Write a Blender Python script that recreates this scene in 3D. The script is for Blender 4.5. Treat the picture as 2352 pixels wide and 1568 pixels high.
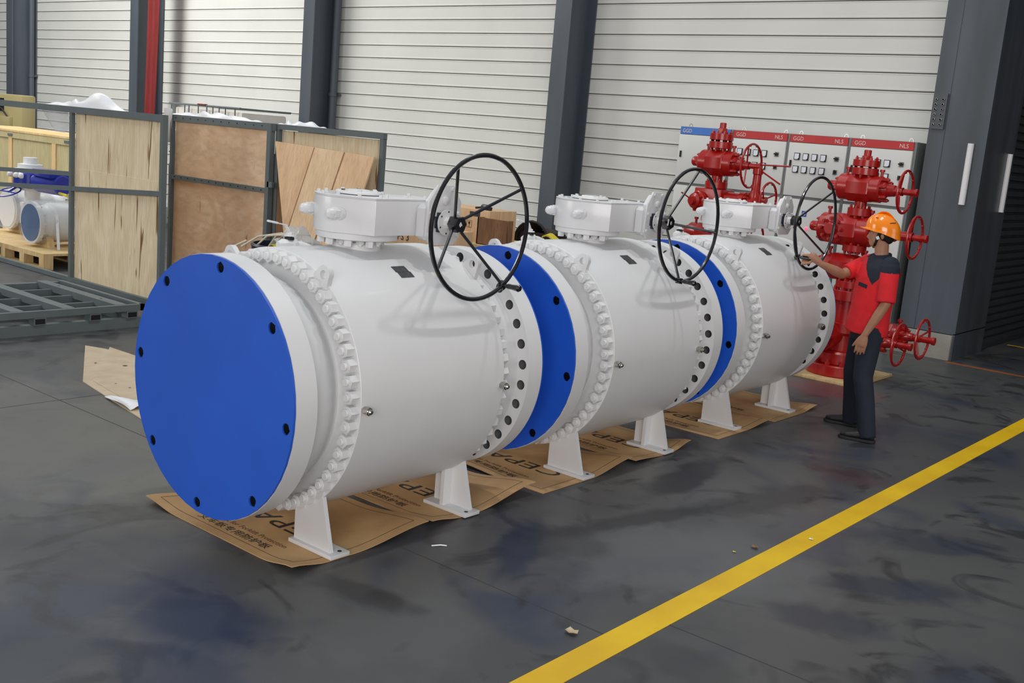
import bpy, bmesh, math, random
from mathutils import Vector, Matrix
random.seed(7)
PI = math.pi
R = math.radians
for o in list(bpy.data.objects): bpy.data.objects.remove(o)
S = bpy.context.scene
COL = S.collection

# ------------------------------------------------------------------ camera
cam_d = bpy.data.cameras.new('camera'); cam = bpy.data.objects.new('camera', cam_d); COL.objects.link(cam)
cam_d.sensor_width = 36.0; cam_d.lens = 2474.4 / 2352 * 36.0; cam_d.clip_end = 200
def set_cam(h, pitch, roll, yaw):
    P, Q, W = R(pitch), R(roll), R(yaw)
    fw = Vector((-math.sin(W)*math.cos(P), math.cos(W)*math.cos(P), -math.sin(P)))
    rt = Vector((math.cos(W), math.sin(W), 0)); up = rt.cross(fw)
    r2 = math.cos(Q)*rt + math.sin(Q)*up; u2 = -math.sin(Q)*rt + math.cos(Q)*up
    m = Matrix((r2, u2, -fw)).transposed().to_4x4(); m.translation = (0, 0, h)
    cam.matrix_world = m
set_cam(2.05, 10.62, 4.955, 39.054)
S.camera = cam

# ------------------------------------------------------------------ world, lights, exposure
S.view_settings.view_transform = 'Standard'; S.view_settings.look = 'None'
S.view_settings.gamma = 1.0; S.view_settings.use_curve_mapping = False
S.view_settings.exposure = 0.0
W = bpy.data.worlds.new('hall_daylight'); S.world = W; W.use_nodes = True
nt = W.node_tree; nt.nodes.clear()
out = nt.nodes.new('ShaderNodeOutputWorld'); bg = nt.nodes.new('ShaderNodeBackground')
tc = nt.nodes.new('ShaderNodeTexCoord'); sp = nt.nodes.new('ShaderNodeSeparateXYZ'); rp = nt.nodes.new('ShaderNodeValToRGB')
nt.links.new(tc.outputs['Generated'], sp.inputs[0]); nt.links.new(sp.outputs['Z'], rp.inputs[0])
rp.color_ramp.elements[0].position = 0.0; rp.color_ramp.elements[0].color = (0.22, 0.16, 0.145, 1)
rp.color_ramp.elements[1].position = 1.0; rp.color_ramp.elements[1].color = (0.50, 0.58, 0.65, 1)
e = rp.color_ramp.elements.new(0.30); e.color = (0.40, 0.40, 0.41, 1)
nt.links.new(rp.outputs[0], bg.inputs['Color']); bg.inputs['Strength'].default_value = 0.62
nt.links.new(bg.outputs[0], out.inputs[0])

def area(name, loc, size, power, color=(1, 1, 1), target=None, sy=None):
    l = bpy.data.lights.new(name, 'AREA'); l.energy = power; l.color = color
    l.shape = 'RECTANGLE' if sy else 'DISK'; l.size = size
    if sy: l.size_y = sy
    o = bpy.data.objects.new(name, l); COL.objects.link(o); o.location = loc
    if target is not None:
        o.rotation_euler = (Vector(target) - Vector(loc)).to_track_quat('-Z', 'Y').to_euler()
    return o
area('roof_skylight', (-19.5, 6.5, 9.5), 3.0, 1400, (1.0, 0.99, 0.95), (-20.5, 12.0, 1.5), 12.0)
area('roof_skylight', (-8.5, 5.5, 10.5), 2.4, 170, (0.90, 0.98, 1.0), (-8.5, 6.5, 0), 12.0)
area('high_bay_lamp', (-3.05, 5.1, 9.5), 0.32, 130, (1.0, 0.97, 0.93), (-3.05, 5.1, 0))
area('high_bay_lamp', (-2.95, 7.4, 9.5), 0.32, 130, (1.0, 0.97, 0.93), (-2.95, 7.4, 0))
area('high_bay_lamp', (-3.0, 11.3, 9.5), 0.5, 12, (1.0, 0.97, 0.93), (-3.0, 11.3, 0))
area('soft_fill_light', (4.6, -6.0, 3.6), 8.0, 880, (1.0, 0.95, 0.925), (-5.0, 5.0, 0.9), 5.0)  # unseen soft fill from the camera side, brightening the near valve
area('soft_fill_light', (-15.0, -9.0, 5.0), 7.0, 600, (1.0, 0.985, 0.95), (-12.5, 8.0, 1.6), 5.0)  # fill added behind the camera for the plywood and left wall
area('soft_fill_light', (8.5, 8.0, 3.5), 5.0, 110, (1.0, 0.96, 0.94), (-3.0, 7.5, 0.9), 4.0)  # fill added on the aisle side for the rear valves and worker

# ------------------------------------------------------------------ helpers
class MB:
    def __init__(s): s.v = []; s.f = []; s.mi = []; s.m = 0
    def add(s, vs, fs):
        b = len(s.v); s.v += [tuple(p) for p in vs]
        s.f += [tuple(b+i for i in f) for f in fs]; s.mi += [s.m]*len(fs)
        return s
    def box(s, a, b, M=None):
        x0, y0, z0 = a; x1, y1, z1 = b
        if x0 > x1: x0, x1 = x1, x0
        if y0 > y1: y0, y1 = y1, y0
        if z0 > z1: z0, z1 = z1, z0
        vs = [Vector(p) for p in ((x0,y0,z0),(x1,y0,z0),(x1,y1,z0),(x0,y1,z0),(x0,y0,z1),(x1,y0,z1),(x1,y1,z1),(x0,y1,z1))]
        if M is not None: vs = [M @ p for p in vs]
        return s.add(vs, [(0,3,2,1),(4,5,6,7),(0,1,5,4),(1,2,6,5),(2,3,7,6),(3,0,4,7)])
    def bar(s, p0, p1, w, h, up=(0,0,1)):
        p0, p1 = Vector(p0), Vector(p1); d = p1-p0; L = d.length; d.normalize()
        u = Vector(up); u = (u - d*u.dot(d))
        if u.length < 1e-5: u = Vector((1,0,0)) - d*d.x
        u.normalize(); r = d.cross(u)
        M = Matrix((r, d, u)).transposed().to_4x4(); M.translation = p0
        return s.box((-w/2, 0, -h/2), (w/2, L, h/2), M)
    def lathe(s, prof, o, axis, n=32, ph=0.0, closed=False):
        o = Vector(o); ax = Vector(axis).normalized()
        t = Vector((0,0,1)) if abs(ax.z) < .9 else Vector((1,0,0))
        u = (t - ax*t.dot(ax)).normalized(); w = ax.cross(u)
        vs = []; rings = []
        for (h, r) in prof:
            if r < 1e-6: rings.append([len(vs)]); vs.append(o+ax*h)
            else:
                rings.append(list(range(len(vs), len(vs)+n)))
                for k in range(n):
                    a = ph + 2*PI*k/n; vs.append(o+ax*h+(u*math.cos(a)+w*math.sin(a))*r)
        fs = []
        prs = list(zip(rings[:-1], rings[1:]))
        if closed: prs.append((rings[-1], rings[0]))
        for A, B in prs:
            for k in range(n):
                k2 = (k+1) % n
                if len(A) == 1 and len(B) == 1: continue
                if len(A) == 1: fs.append((A[0], B[k2], B[k]))
                elif len(B) == 1: fs.append((A[k], A[k2], B[0]))
                else: fs.append((A[k], A[k2], B[k2], B[k]))
        if not closed:
            if len(rings[0]) > 1: fs.append(tuple(reversed(rings[0])))
            if len(rings[-1]) > 1: fs.append(tuple(rings[-1]))
        return s.add(vs, fs)
    def cyl(s, p0, p1, r, r1=None, n=20, ph=0.0):
        p0, p1 = Vector(p0), Vector(p1)
        return s.lathe([(0, r), ((p1-p0).length, r if r1 is None else r1)], p0, p1-p0, n, ph)
    def hexn(s, p0, p1, r, ph=0.0):
        p0, p1 = Vector(p0), Vector(p1); L = (p1-p0).length
        return s.lathe([(0, r), (L*.93, r), (L, r*.9)], p0, p1-p0, 6, ph)
    def torus(s, c, axis, Rr, r, n=48, m=10, sc=1.0):
        c = Vector(c); ax = Vector(axis).normalized()
        prof = [(r*math.sin(2*PI*j/m), Rr + r*math.cos(2*PI*j/m)) for j in range(m)]
        return s.lathe(prof, c, ax, n, closed=True)
    def tube(s, pts, r, n=8, cap=True):
        pts = [Vector(p) for p in pts]; rs = r if isinstance(r, (list, tuple)) else [r]*len(pts)
        return s.loft(pts, [(a, a) for a in rs], None, n, cap)
    def loft(s, pts, rad, up=None, n=16, cap=True):
        pts = [Vector(p) for p in pts]; vs = []; N = len(pts)
        pu = None
        for i, p in enumerate(pts):
            d = (pts[min(i+1, N-1)] - pts[max(i-1, 0)]).normalized()
            if up is not None: u = Vector(up)
            elif pu is not None: u = pu
            else: u = Vector((0,0,1)) if abs(d.z) < .8 else Vector((1,0,0))
            u = (u - d*u.dot(d)).normalized(); pu = u; w = d.cross(u)
            a, b = rad[i]
            for k in range(n):
                t = 2*PI*k/n; vs.append(p + u*math.cos(t)*a + w*math.sin(t)*b)
        fs = []
        for i in range(N-1):
            for k in range(n):
                k2 = (k+1) % n; fs.append((i*n+k, i*n+k2, (i+1)*n+k2, (i+1)*n+k))
        if cap: fs.append(tuple(reversed(range(n)))); fs.append(tuple((N-1)*n+k for k in range(n)))
        return s.add(vs, fs)
    def ell(s, c, r, M=None, nu=20, nv=12):
        vs = []; fs = []; c = Vector(c)
        for j in range(nv+1):
            th = PI*j/nv
            for k in range(nu):
                a = 2*PI*k/nu
                p = Vector((r[0]*math.sin(th)*math.cos(a), r[1]*math.sin(th)*math.sin(a), r[2]*math.cos(th)))
                if M is not None: p = M @ p
                vs.append(c+p)
        for j in range(nv):
            for k in range(nu):
                k2 = (k+1) % nu; fs.append((j*nu+k, (j+1)*nu+k, (j+1)*nu+k2, j*nu+k2))
        return s.add(vs, fs)
    def prism(s, poly, o, u, v, t):
        o, u, v, t = Vector(o), Vector(u), Vector(v), Vector(t); n = len(poly)
        if u.cross(v).dot(t) < 0: poly = poly[::-1]
        a = [o+u*x+v*y for x, y in poly]; vs = a + [p+t for p in a]
        fs = [tuple(reversed(range(n))), tuple(range(n, 2*n))] + [(k, (k+1) % n, n+(k+1) % n, n+k) for k in range(n)]
        return s.add(vs, fs)
    def grid(s, fn, nu, nv, thick=None):
        vs = [Vector(fn(i/nu, j/nv)) for j in range(nv+1) for i in range(nu+1)]; w = nu+1
        fs = [(j*w+i, j*w+i+1, (j+1)*w+i+1, (j+1)*w+i) for j in range(nv) for i in range(nu)]
        if thick:
            t = Vector(thick); N = len(vs); vs2 = [p-t for p in vs]
            bd = [(i, i+1) for i in range(nu)] + [(nv*w+i+1, nv*w+i) for i in range(nu)] + \
                 [((j+1)*w, j*w) for j in range(nv)] + [(j*w+nu, (j+1)*w+nu) for j in range(nv)]
            fs2 = [tuple(N+k for k in reversed(f)) for f in fs] + [(b, a, N+a, N+b) for a, b in bd]
            return s.add(vs+vs2, fs+fs2)
        return s.add(vs, fs)
    def holed(s, c, axis_y, ri, ro, rh, rc, N, ph, y0, y1, inner=True):
        # annular plate about the Y axis through c, from y0 to y1, with N round holes of radius rh on circle rc
        K = 6; st = 2*PI/N
        def P(a, r, y): return (c[0]+r*math.cos(a), y, c[2]+r*math.sin(a))
        for q in range(N):
            a0 = ph + q*st
            ang = []; bd = []
            for k in range(K): bd.append((a0-st/2+st*k/K, ri))
            for k in range(K): bd.append((a0+st/2, ri+(ro-ri)*k/K))
            for k in range(K): bd.append((a0+st/2-st*k/K, ro))
            for k in range(K): bd.append((a0-st/2, ro-(ro-ri)*k/K))
            M = 4*K; hc = (c[0]+rc*math.cos(a0), c[2]+rc*math.sin(a0))
            vs = []
            for y in (y0, y1):
                for a, r in bd: vs.append(P(a, r, y))
                for a, r in bd:
                    p = P(a, r, y); t = math.atan2(p[2]-hc[1], p[0]-hc[0])
                    vs.append((hc[0]+rh*math.cos(t), y, hc[1]+rh*math.sin(t)))
            fs = []
            for k in range(M):
                k2 = (k+1) % M
                fs.append((k, k2, M+k2, M+k)); fs.append((2*M+k2, 2*M+k, 3*M+k, 3*M+k2))
            for k in range(2*K, 3*K): fs.append((k+1, k, 2*M+k, 2*M+k+1))
            if inner:
                for k in range(0, K): fs.append((k+1, k, 2*M+k, 2*M+k+1))
            s.add(vs, fs); b0 = len(s.v)-len(vs); keep = s.m; s.m = 1
            s.f += [(b0+M+k, b0+M+(k+1) % M, b0+3*M+(k+1) % M, b0+3*M+k) for k in range(M)]; s.mi += [1]*M; s.m = keep
        return s
    def mesh(s, name, mats, smooth=35, weld=False):
        me = bpy.data.meshes.new(name); me.from_pydata(s.v, [], s.f)
        for m in (mats if isinstance(mats, (list, tuple)) else [mats]): me.materials.append(m)
        if any(s.mi): me.polygons.foreach_set('material_index', s.mi)
        bm = bmesh.new(); bm.from_mesh(me)
        if weld: bmesh.ops.remove_doubles(bm, verts=bm.verts, dist=1e-5)
        bmesh.ops.recalc_face_normals(bm, faces=bm.faces)
        bm.to_mesh(me); bm.free()
        if smooth:
            me.polygons.foreach_set('use_smooth', [True]*len(me.polygons))
            me.set_sharp_from_angle(angle=R(smooth))
        me.update(); return me
    def build(s, name, mats, parent=None, loc=None, smooth=35, bevel=0, weld=False, label=None, kind=None):
        if bevel: weld = True
        me = s.mesh(name, mats, 0 if bevel else smooth, weld)
        if bevel:
            bm = bmesh.new(); bm.from_mesh(me)
            ed = [e for e in bm.edges if len(e.link_faces) == 2 and e.calc_face_angle(0) > R(40)]
            bmesh.ops.bevel(bm, geom=ed, offset=bevel, segments=2, profile=.6, affect='EDGES', clamp_overlap=True)
            bm.to_mesh(me); bm.free()
            me.polygons.foreach_set('use_smooth', [True]*len(me.polygons)); me.set_sharp_from_angle(angle=R(35))
        o = bpy.data.objects.new(name, me); COL.objects.link(o)
        if parent is not None: o.parent = parent
        if loc is not None: o.location = loc
        if label: o['label'] = label
        if kind: o['kind'] = kind
        return o

def tag(o, label, cat, group=None, kind=None):
    o['label'] = label; o['category'] = cat
    if group: o['group'] = group
    if kind: o['kind'] = kind
    return o
def thing(name, loc, label, cat, group=None, rz=0):
    o = bpy.data.objects.new(name, None); COL.objects.link(o); o.location = loc; o.rotation_euler = (0, 0, rz)
    o.empty_display_size = .1
    return tag(o, label, cat, group)
def struct(o, label=None):
    o['kind'] = 'structure'
    if label: o['label'] = label
    return o
def inst(src, name, parent, loc, rot=None):
    o = bpy.data.objects.new(name, src.data); COL.objects.link(o); o.parent = parent; o.location = loc
    if rot is not None: o.rotation_euler = rot
    return o
KIDS = {}
def copy_tree(o, parent=None):
    c = o.copy(); COL.objects.link(c)
    if parent is not None: c.parent = parent
    for ch in list(o.children): copy_tree(ch, c)
    return c

# ------------------------------------------------------------------ materials
def srgb(r, g, b):
    f = lambda c: (c/255/12.92) if c/255 <= .04045 else ((c/255+.055)/1.055)**2.4
    return (f(r), f(g), f(b), 1)
def mat(name, col, rough=.5, metal=0.0, var=0.0, scale=6.0, bump=0.0, coat=0.0, bscale=60.0, spec=.5, vcol=None, stretch=None, alpha=None):
    m = bpy.data.materials.new(name); m.use_nodes = True; t = m.node_tree; b = t.nodes['Principled BSDF']
    b.inputs['Base Color'].default_value = col; b.inputs['Roughness'].default_value = rough; b.inputs['Metallic'].default_value = metal
    b.inputs['Specular IOR Level'].default_value = spec
    if coat: b.inputs['Coat Weight'].default_value = coat; b.inputs['Coat Roughness'].default_value = .08
    tc = t.nodes.new('ShaderNodeTexCoord'); src = tc.outputs['Object']
    if stretch:
        mp = t.nodes.new('ShaderNodeMapping'); mp.inputs['Scale'].default_value = stretch
        t.links.new(src, mp.inputs[0]); src = mp.outputs[0]
    n = t.nodes.new('ShaderNodeTexNoise'); n.inputs['Scale'].default_value = scale; n.inputs['Detail'].default_value = 5
    t.links.new(src, n.inputs['Vector'])
    r = t.nodes.new('ShaderNodeValToRGB'); r.color_ramp.elements[0].position = .35; r.color_ramp.elements[1].position = .68
    c2 = vcol if vcol else tuple(c*(1-var) for c in col[:3])+(1,)
    r.color_ramp.elements[0].color = c2; r.color_ramp.elements[1].color = col
    t.links.new(n.outputs['Fac'], r.inputs[0]); t.links.new(r.outputs[0], b.inputs['Base Color'])
    if bump:
        n2 = t.nodes.new('ShaderNodeTexNoise'); n2.inputs['Scale'].default_value = bscale; n2.inputs['Detail'].default_value = 3
        t.links.new(src, n2.inputs['Vector'])
        bp = t.nodes.new('ShaderNodeBump'); bp.inputs['Strength'].default_value = bump; bp.inputs['Distance'].default_value = .01
        t.links.new(n2.outputs['Fac'], bp.inputs['Height']); t.links.new(bp.outputs[0], b.inputs['Normal'])
    if alpha is not None: b.inputs['Alpha'].default_value = alpha
    return m
def plywood(name, base, dark, knot, scale=(1.2, 1.2, .35), fine=(14, 14, 1.6), kpos=.22, rough=.62):
    m = bpy.data.materials.new(name); m.use_nodes = True; t = m.node_tree; b = t.nodes['Principled BSDF']
    b.inputs['Roughness'].default_value = rough; b.inputs['Specular IOR Level'].default_value = .3
    tc = t.nodes.new('ShaderNodeTexCoord')
    def noise(sc, s, d=4, dist=0):
        mp = t.nodes.new('ShaderNodeMapping'); mp.inputs['Scale'].default_value = sc; t.links.new(tc.outputs['Object'], mp.inputs[0])
        n = t.nodes.new('ShaderNodeTexNoise'); n.inputs['Scale'].default_value = s; n.inputs['Detail'].default_value = d; n.inputs['Distortion'].default_value = dist
        t.links.new(mp.outputs[0], n.inputs['Vector']); return n.outputs['Fac']
    def ramp(f, p0, p1):
        r = t.nodes.new('ShaderNodeValToRGB'); r.color_ramp.elements[0].position = p0; r.color_ramp.elements[1].position = p1
        t.links.new(f, r.inputs[0]); return r.outputs[0]
    def mix(f, a, c):
        x = t.nodes.new('ShaderNodeMix'); x.data_type = 'RGBA'; t.links.new(f, x.inputs[0])
        for k, q in ((6, a), (7, c)):
            if isinstance(q, tuple): x.inputs[k].default_value = q
            else: t.links.new(q, x.inputs[k])
        return x.outputs[2]
    c = mix(ramp(noise(scale, 2.2, 6, 2.4), .35, .66), dark, base)
    c = mix(ramp(noise(fine, 3.0, 4), .2, .55), tuple(x*.86 for x in dark[:3])+(1,), c)
    c = mix(ramp(noise((10, 10, .8), 1.6, 2, .6), kpos-.035, kpos+.02), knot, c)
    t.links.new(c, b.inputs['Base Color'])
    return m

M = {}
M['white'] = mat('white_gloss_paint', srgb(224, 225, 226), .42, var=.03, scale=3, coat=.06)
M['white_d'] = mat('white_textured_paint', srgb(222, 223, 225), .32, var=.04, scale=5, bump=.06, bscale=40, coat=.2)
M['blue'] = mat('blue_protective_board', srgb(34, 94, 208), .42, var=.10, scale=2.5, bump=.03, bscale=220)
M['black'] = mat('black_gloss_enamel', srgb(22, 23, 28), .22, var=.1, coat=.6)
M['plate'] = mat('brushed_nameplate_steel', srgb(98, 100, 104), .35, .7, var=.45, scale=40)
M['steel'] = mat('bright_steel', srgb(190, 186, 180), .18, 1.0, var=.15, scale=30)
M['dark'] = mat('black_rubber', srgb(18, 18, 20), .6, var=.1)
M['red'] = mat('red_gloss_enamel', srgb(168, 20, 16), .3, var=.12, scale=4, coat=.2, bump=.05, bscale=30)
M['slate'] = mat('slate_grey_steel_paint', srgb(84, 91, 100), .45, var=.14, scale=1.2, stretch=(2, 2, .35), vcol=srgb(70, 78, 88))
M['slate5'] = mat('worn_slate_cladding', srgb(80, 88, 98), .38, var=.2, scale=1.1, stretch=(2.5, 2.5, .3), vcol=srgb(62, 68, 74))
M['frame'] = mat('grey_green_frame_paint', srgb(100, 110, 112), .5, var=.12, scale=5)
M['wall'] = mat('off_white_wall_panel', srgb(220, 221, 216), .5, var=.03, scale=1.0, vcol=srgb(213, 214, 210))
M['groove'] = mat('panel_joint', srgb(112, 112, 104), .7)
M['cab'] = mat('light_grey_cabinet_enamel', srgb(216, 218, 216), .4, var=.03, scale=2)
M['cabtrim'] = mat('grey_cabinet_frame', srgb(122, 126, 126), .4, .2, var=.1)
M['cabred'] = mat('red_header_strip', srgb(188, 30, 34), .4, var=.05)
M['cabblue'] = mat('blue_header_strip', srgb(58, 118, 204), .4, var=.05)
M['lettering'] = mat('pale_lettering', srgb(225, 205, 200), .5)
M['meter'] = mat('meter_face', srgb(225, 230, 240), .3, var=.03)
M['helmet'] = mat('orange_helmet_plastic', srgb(255, 140, 0), .2, var=.05, coat=.6)
M['skin'] = mat('skin', srgb(170, 122, 96), .5, var=.10, scale=12)
M['hair'] = mat('black_hair', srgb(22, 19, 18), .6, var=.3, scale=60)
M['shirt'] = mat('red_work_shirt_cloth', srgb(224, 28, 38), .8, var=.18, scale=9, bump=.35, bscale=14)
M['navy'] = mat('navy_cloth', srgb(27, 34, 50), .85, var=.2, scale=9, bump=.3, bscale=14)
M['shoe'] = mat('black_shoe_leather', srgb(24, 24, 26), .5, var=.2)
M['sole'] = mat('dark_rubber_sole', srgb(40, 40, 40), .7, var=.2)
M['cardboard'] = mat('brown_cardboard', srgb(210, 172, 122), .8, var=.12, scale=3, stretch=(1, 1, 1), vcol=srgb(186, 146, 100))
M['cardedge'] = mat('printed_border', srgb(60, 40, 26), .8)
M['print'] = mat('dark_brown_print', srgb(44, 36, 30), .7)
M['printb'] = mat('brown_print', srgb(120, 84, 60), .8)
M['paleboard'] = mat('pale_packing_board', srgb(202, 184, 158), .8, var=.08, scale=6, vcol=srgb(188, 168, 140))
M['birch'] = plywood('pale_birch_plywood', srgb(236, 221, 190), srgb(220, 201, 166), srgb(122, 84, 46), kpos=.335)
M['redply'] = plywood('reddish_plywood', srgb(240, 212, 180), srgb(222, 182, 146), srgb(160, 108, 72), scale=(.55, .55, .8), fine=(2.2, 2.2, 5), kpos=.28)
M['boardply'] = plywood('tan_plywood_board', srgb(232, 198, 160), srgb(216, 178, 138), srgb(150, 106, 72), fine=(16, 16, 1.0), kpos=.18)
M['boardply2'] = plywood('pale_tan_plywood_board', srgb(238, 208, 170), srgb(222, 188, 148), srgb(160, 116, 80), fine=(16, 16, 1.0), kpos=.18)
M['darkply'] = plywood('brown_plywood', srgb(150, 112, 82), srgb(122, 88, 62), srgb(96, 66, 46), kpos=.2)  # plain brown ply for side panel, edges and boxes
M['crate'] = plywood('crate_plywood', srgb(190, 180, 140), srgb(176, 164, 124), srgb(120, 90, 56), kpos=.2)
M['pine'] = plywood('pine_wood', srgb(222, 196, 148), srgb(204, 172, 120), srgb(150, 104, 60), kpos=.2)
M['tan'] = mat('tan_machine_enamel', srgb(160, 148, 106), .45, var=.06, scale=2)
M['sheet'] = mat('white_plastic_sheet', srgb(236, 238, 242), .35, var=.04, bump=.4, bscale=8)
M['film'] = mat('cloudy_wrapping_film', srgb(214, 218, 222), .2, var=.08, bump=.5, bscale=12, alpha=.30)
M['tank'] = mat('milky_tank_plastic', srgb(218, 214, 208), .4, var=.05)
M['bluep'] = mat('deep_blue_actuator_paint', srgb(30, 48, 160), .3, var=.1, coat=.4)
M['cover2'] = mat('dull_blue_end_cover', srgb(92, 116, 152), .5, var=.15)
M['yellow'] = mat('yellow_floor_paint', srgb(238, 196, 4), .5, var=.08, scale=2.5, vcol=srgb(222, 176, 4))
M['orange'] = mat('orange_floor_paint', srgb(168, 92, 34), .55, var=.25, scale=3)
M['concrete'] = mat('bare_concrete', srgb(150, 148, 140), .85, var=.2, scale=3, bump=.2)
M['banner'] = mat('red_banner_cloth', srgb(132, 36, 36), .8, var=.25, scale=4, stretch=(8, 8, .6))
M['rope'] = mat('pale_cord', srgb(206, 198, 176), .6)
M['yellowcloth'] = mat('yellow_cloth', srgb(226, 208, 60), .7, var=.2)
M['drum'] = mat('dark_blue_plastic', srgb(24, 30, 50), .35, var=.2)
M['shutter'] = mat('dark_slatted_shutter', srgb(56, 60, 64), .5, var=.2)
M['tube'] = mat('white_plastic', srgb(226, 226, 228), .4)
M['holewall'] = mat('grey_hole_wall', srgb(118, 119, 122), .5, var=.2)  # grey bolt-hole walls, darker than the white flange
M['plug'] = mat('hole_shade_black', srgb(8, 9, 14), .7, spec=.1)  # black standing in for shade inside the cover's bolt holes
M['gasket'] = mat('dark_gasket', srgb(40, 46, 60), .6)
def emis(name, col, s):
    m = bpy.data.materials.new(name); m.use_nodes = True; b = m.node_tree.nodes['Principled BSDF']
    b.inputs['Base Color'].default_value = col; b.inputs['Emission Color'].default_value = col; b.inputs['Emission Strength'].default_value = s
    return m
M['lamp'] = emis('lit_red_indicator', (1.0, .06, .12, 1), 2.2)

def floor_material():
    m = bpy.data.materials.new('polished_concrete_floor'); m.use_nodes = True; t = m.node_tree; b = t.nodes['Principled BSDF']
    tc = t.nodes.new('ShaderNodeTexCoord')
    def noise(sc, s, d=5, dist=0, off=(0, 0, 0)):
        mp = t.nodes.new('ShaderNodeMapping'); mp.inputs['Scale'].default_value = sc; mp.inputs['Location'].default_value = off
        t.links.new(tc.outputs['Object'], mp.inputs[0])
        n = t.nodes.new('ShaderNodeTexNoise'); n.inputs['Scale'].default_value = s; n.inputs['Detail'].default_value = d; n.inputs['Distortion'].default_value = dist
        t.links.new(mp.outputs[0], n.inputs['Vector']); return n.outputs['Fac']
    def ramp(f, p0, p1):
        r = t.nodes.new('ShaderNodeValToRGB'); r.color_ramp.elements[0].position = p0; r.color_ramp.elements[1].position = p1
        t.links.new(f, r.inputs[0]); return r.outputs[0]
    def mix(f, a, c, k=1.0):
        x = t.nodes.new('ShaderNodeMix'); x.data_type = 'RGBA'
        if k != 1.0:
            mm = t.nodes.new('ShaderNodeMath'); mm.operation = 'MULTIPLY'; mm.inputs[1].default_value = k
            t.links.new(f, mm.inputs[0]); f = mm.outputs[0]
        t.links.new(f, x.inputs[0])
        for j, q in ((6, a), (7, c)):
            if isinstance(q, tuple): x.inputs[j].default_value = q
            else: t.links.new(q, x.inputs[j])
        return x.outputs[2]
    c = mix(ramp(noise((1, 1, 1), .55, 6, .6), .3, .7), srgb(66, 67, 69), srgb(90, 90, 89))
    c = mix(ramp(noise((1, 1, 1), .8, 4, 1.2, (3.1, 1.7, 0)), .52, .66), c, srgb(50, 58, 74), .85)
    c = mix(ramp(noise((1, 1, 1), 1.5, 6, 2.2, (8.1, 4.4, 0)), .56, .66), c, srgb(40, 41, 44), .8)
    c = mix(ramp(noise((1, 1, 1), 9, 4, .4), .2, .75), mix(ramp(noise((1, 1, 1), 3, 2), 0, 1), c, srgb(78, 78, 78), .3), c)
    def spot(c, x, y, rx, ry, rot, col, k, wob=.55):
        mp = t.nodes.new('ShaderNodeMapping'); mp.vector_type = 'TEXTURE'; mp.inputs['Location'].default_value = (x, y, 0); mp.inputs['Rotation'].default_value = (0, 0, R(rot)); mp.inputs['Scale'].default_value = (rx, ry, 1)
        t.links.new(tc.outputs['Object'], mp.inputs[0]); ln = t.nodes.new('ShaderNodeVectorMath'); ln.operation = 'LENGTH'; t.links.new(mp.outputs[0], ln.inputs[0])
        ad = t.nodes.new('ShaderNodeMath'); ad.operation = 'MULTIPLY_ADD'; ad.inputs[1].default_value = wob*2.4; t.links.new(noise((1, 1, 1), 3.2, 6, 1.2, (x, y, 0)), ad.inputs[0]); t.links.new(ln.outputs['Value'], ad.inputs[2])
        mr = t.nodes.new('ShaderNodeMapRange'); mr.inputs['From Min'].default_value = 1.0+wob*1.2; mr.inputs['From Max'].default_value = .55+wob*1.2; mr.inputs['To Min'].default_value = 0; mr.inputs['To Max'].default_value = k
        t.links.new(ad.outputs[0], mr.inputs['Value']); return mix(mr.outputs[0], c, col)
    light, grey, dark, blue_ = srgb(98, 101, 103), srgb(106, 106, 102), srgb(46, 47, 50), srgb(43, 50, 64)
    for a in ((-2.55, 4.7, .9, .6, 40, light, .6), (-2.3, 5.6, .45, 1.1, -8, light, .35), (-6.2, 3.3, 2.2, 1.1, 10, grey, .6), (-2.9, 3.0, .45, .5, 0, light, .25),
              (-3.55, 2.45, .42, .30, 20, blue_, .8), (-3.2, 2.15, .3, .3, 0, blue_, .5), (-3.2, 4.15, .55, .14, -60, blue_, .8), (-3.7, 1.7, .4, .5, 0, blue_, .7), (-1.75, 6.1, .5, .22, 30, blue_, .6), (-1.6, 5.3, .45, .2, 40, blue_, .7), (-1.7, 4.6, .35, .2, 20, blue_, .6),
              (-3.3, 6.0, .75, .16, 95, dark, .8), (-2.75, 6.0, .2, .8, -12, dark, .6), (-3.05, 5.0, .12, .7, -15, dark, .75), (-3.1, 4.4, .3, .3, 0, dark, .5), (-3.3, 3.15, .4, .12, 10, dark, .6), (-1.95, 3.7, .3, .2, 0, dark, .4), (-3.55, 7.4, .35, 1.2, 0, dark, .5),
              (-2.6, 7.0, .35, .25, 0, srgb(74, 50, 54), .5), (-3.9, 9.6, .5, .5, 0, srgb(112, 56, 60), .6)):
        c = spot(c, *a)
    t.links.new(c, b.inputs['Base Color'])
    rr = t.nodes.new('ShaderNodeMapRange'); rr.inputs['To Min'].default_value = .28; rr.inputs['To Max'].default_value = .55
    t.links.new(noise((1, 1, 1), 1.3, 5, 1.0, (2, 9, 0)), rr.inputs['Value']); t.links.new(rr.outputs[0], b.inputs['Roughness'])
    b.inputs['Specular IOR Level'].default_value = .36
    return m
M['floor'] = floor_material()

# ------------------------------------------------------------------ the hall
mb = MB(); mb.add([(-60, -12, 0), (14, -12, 0), (14, 20, 0), (-60, 20, 0)], [(0, 1, 2, 3)])
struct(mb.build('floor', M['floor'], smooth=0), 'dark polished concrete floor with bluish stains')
WY = 13.12
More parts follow.
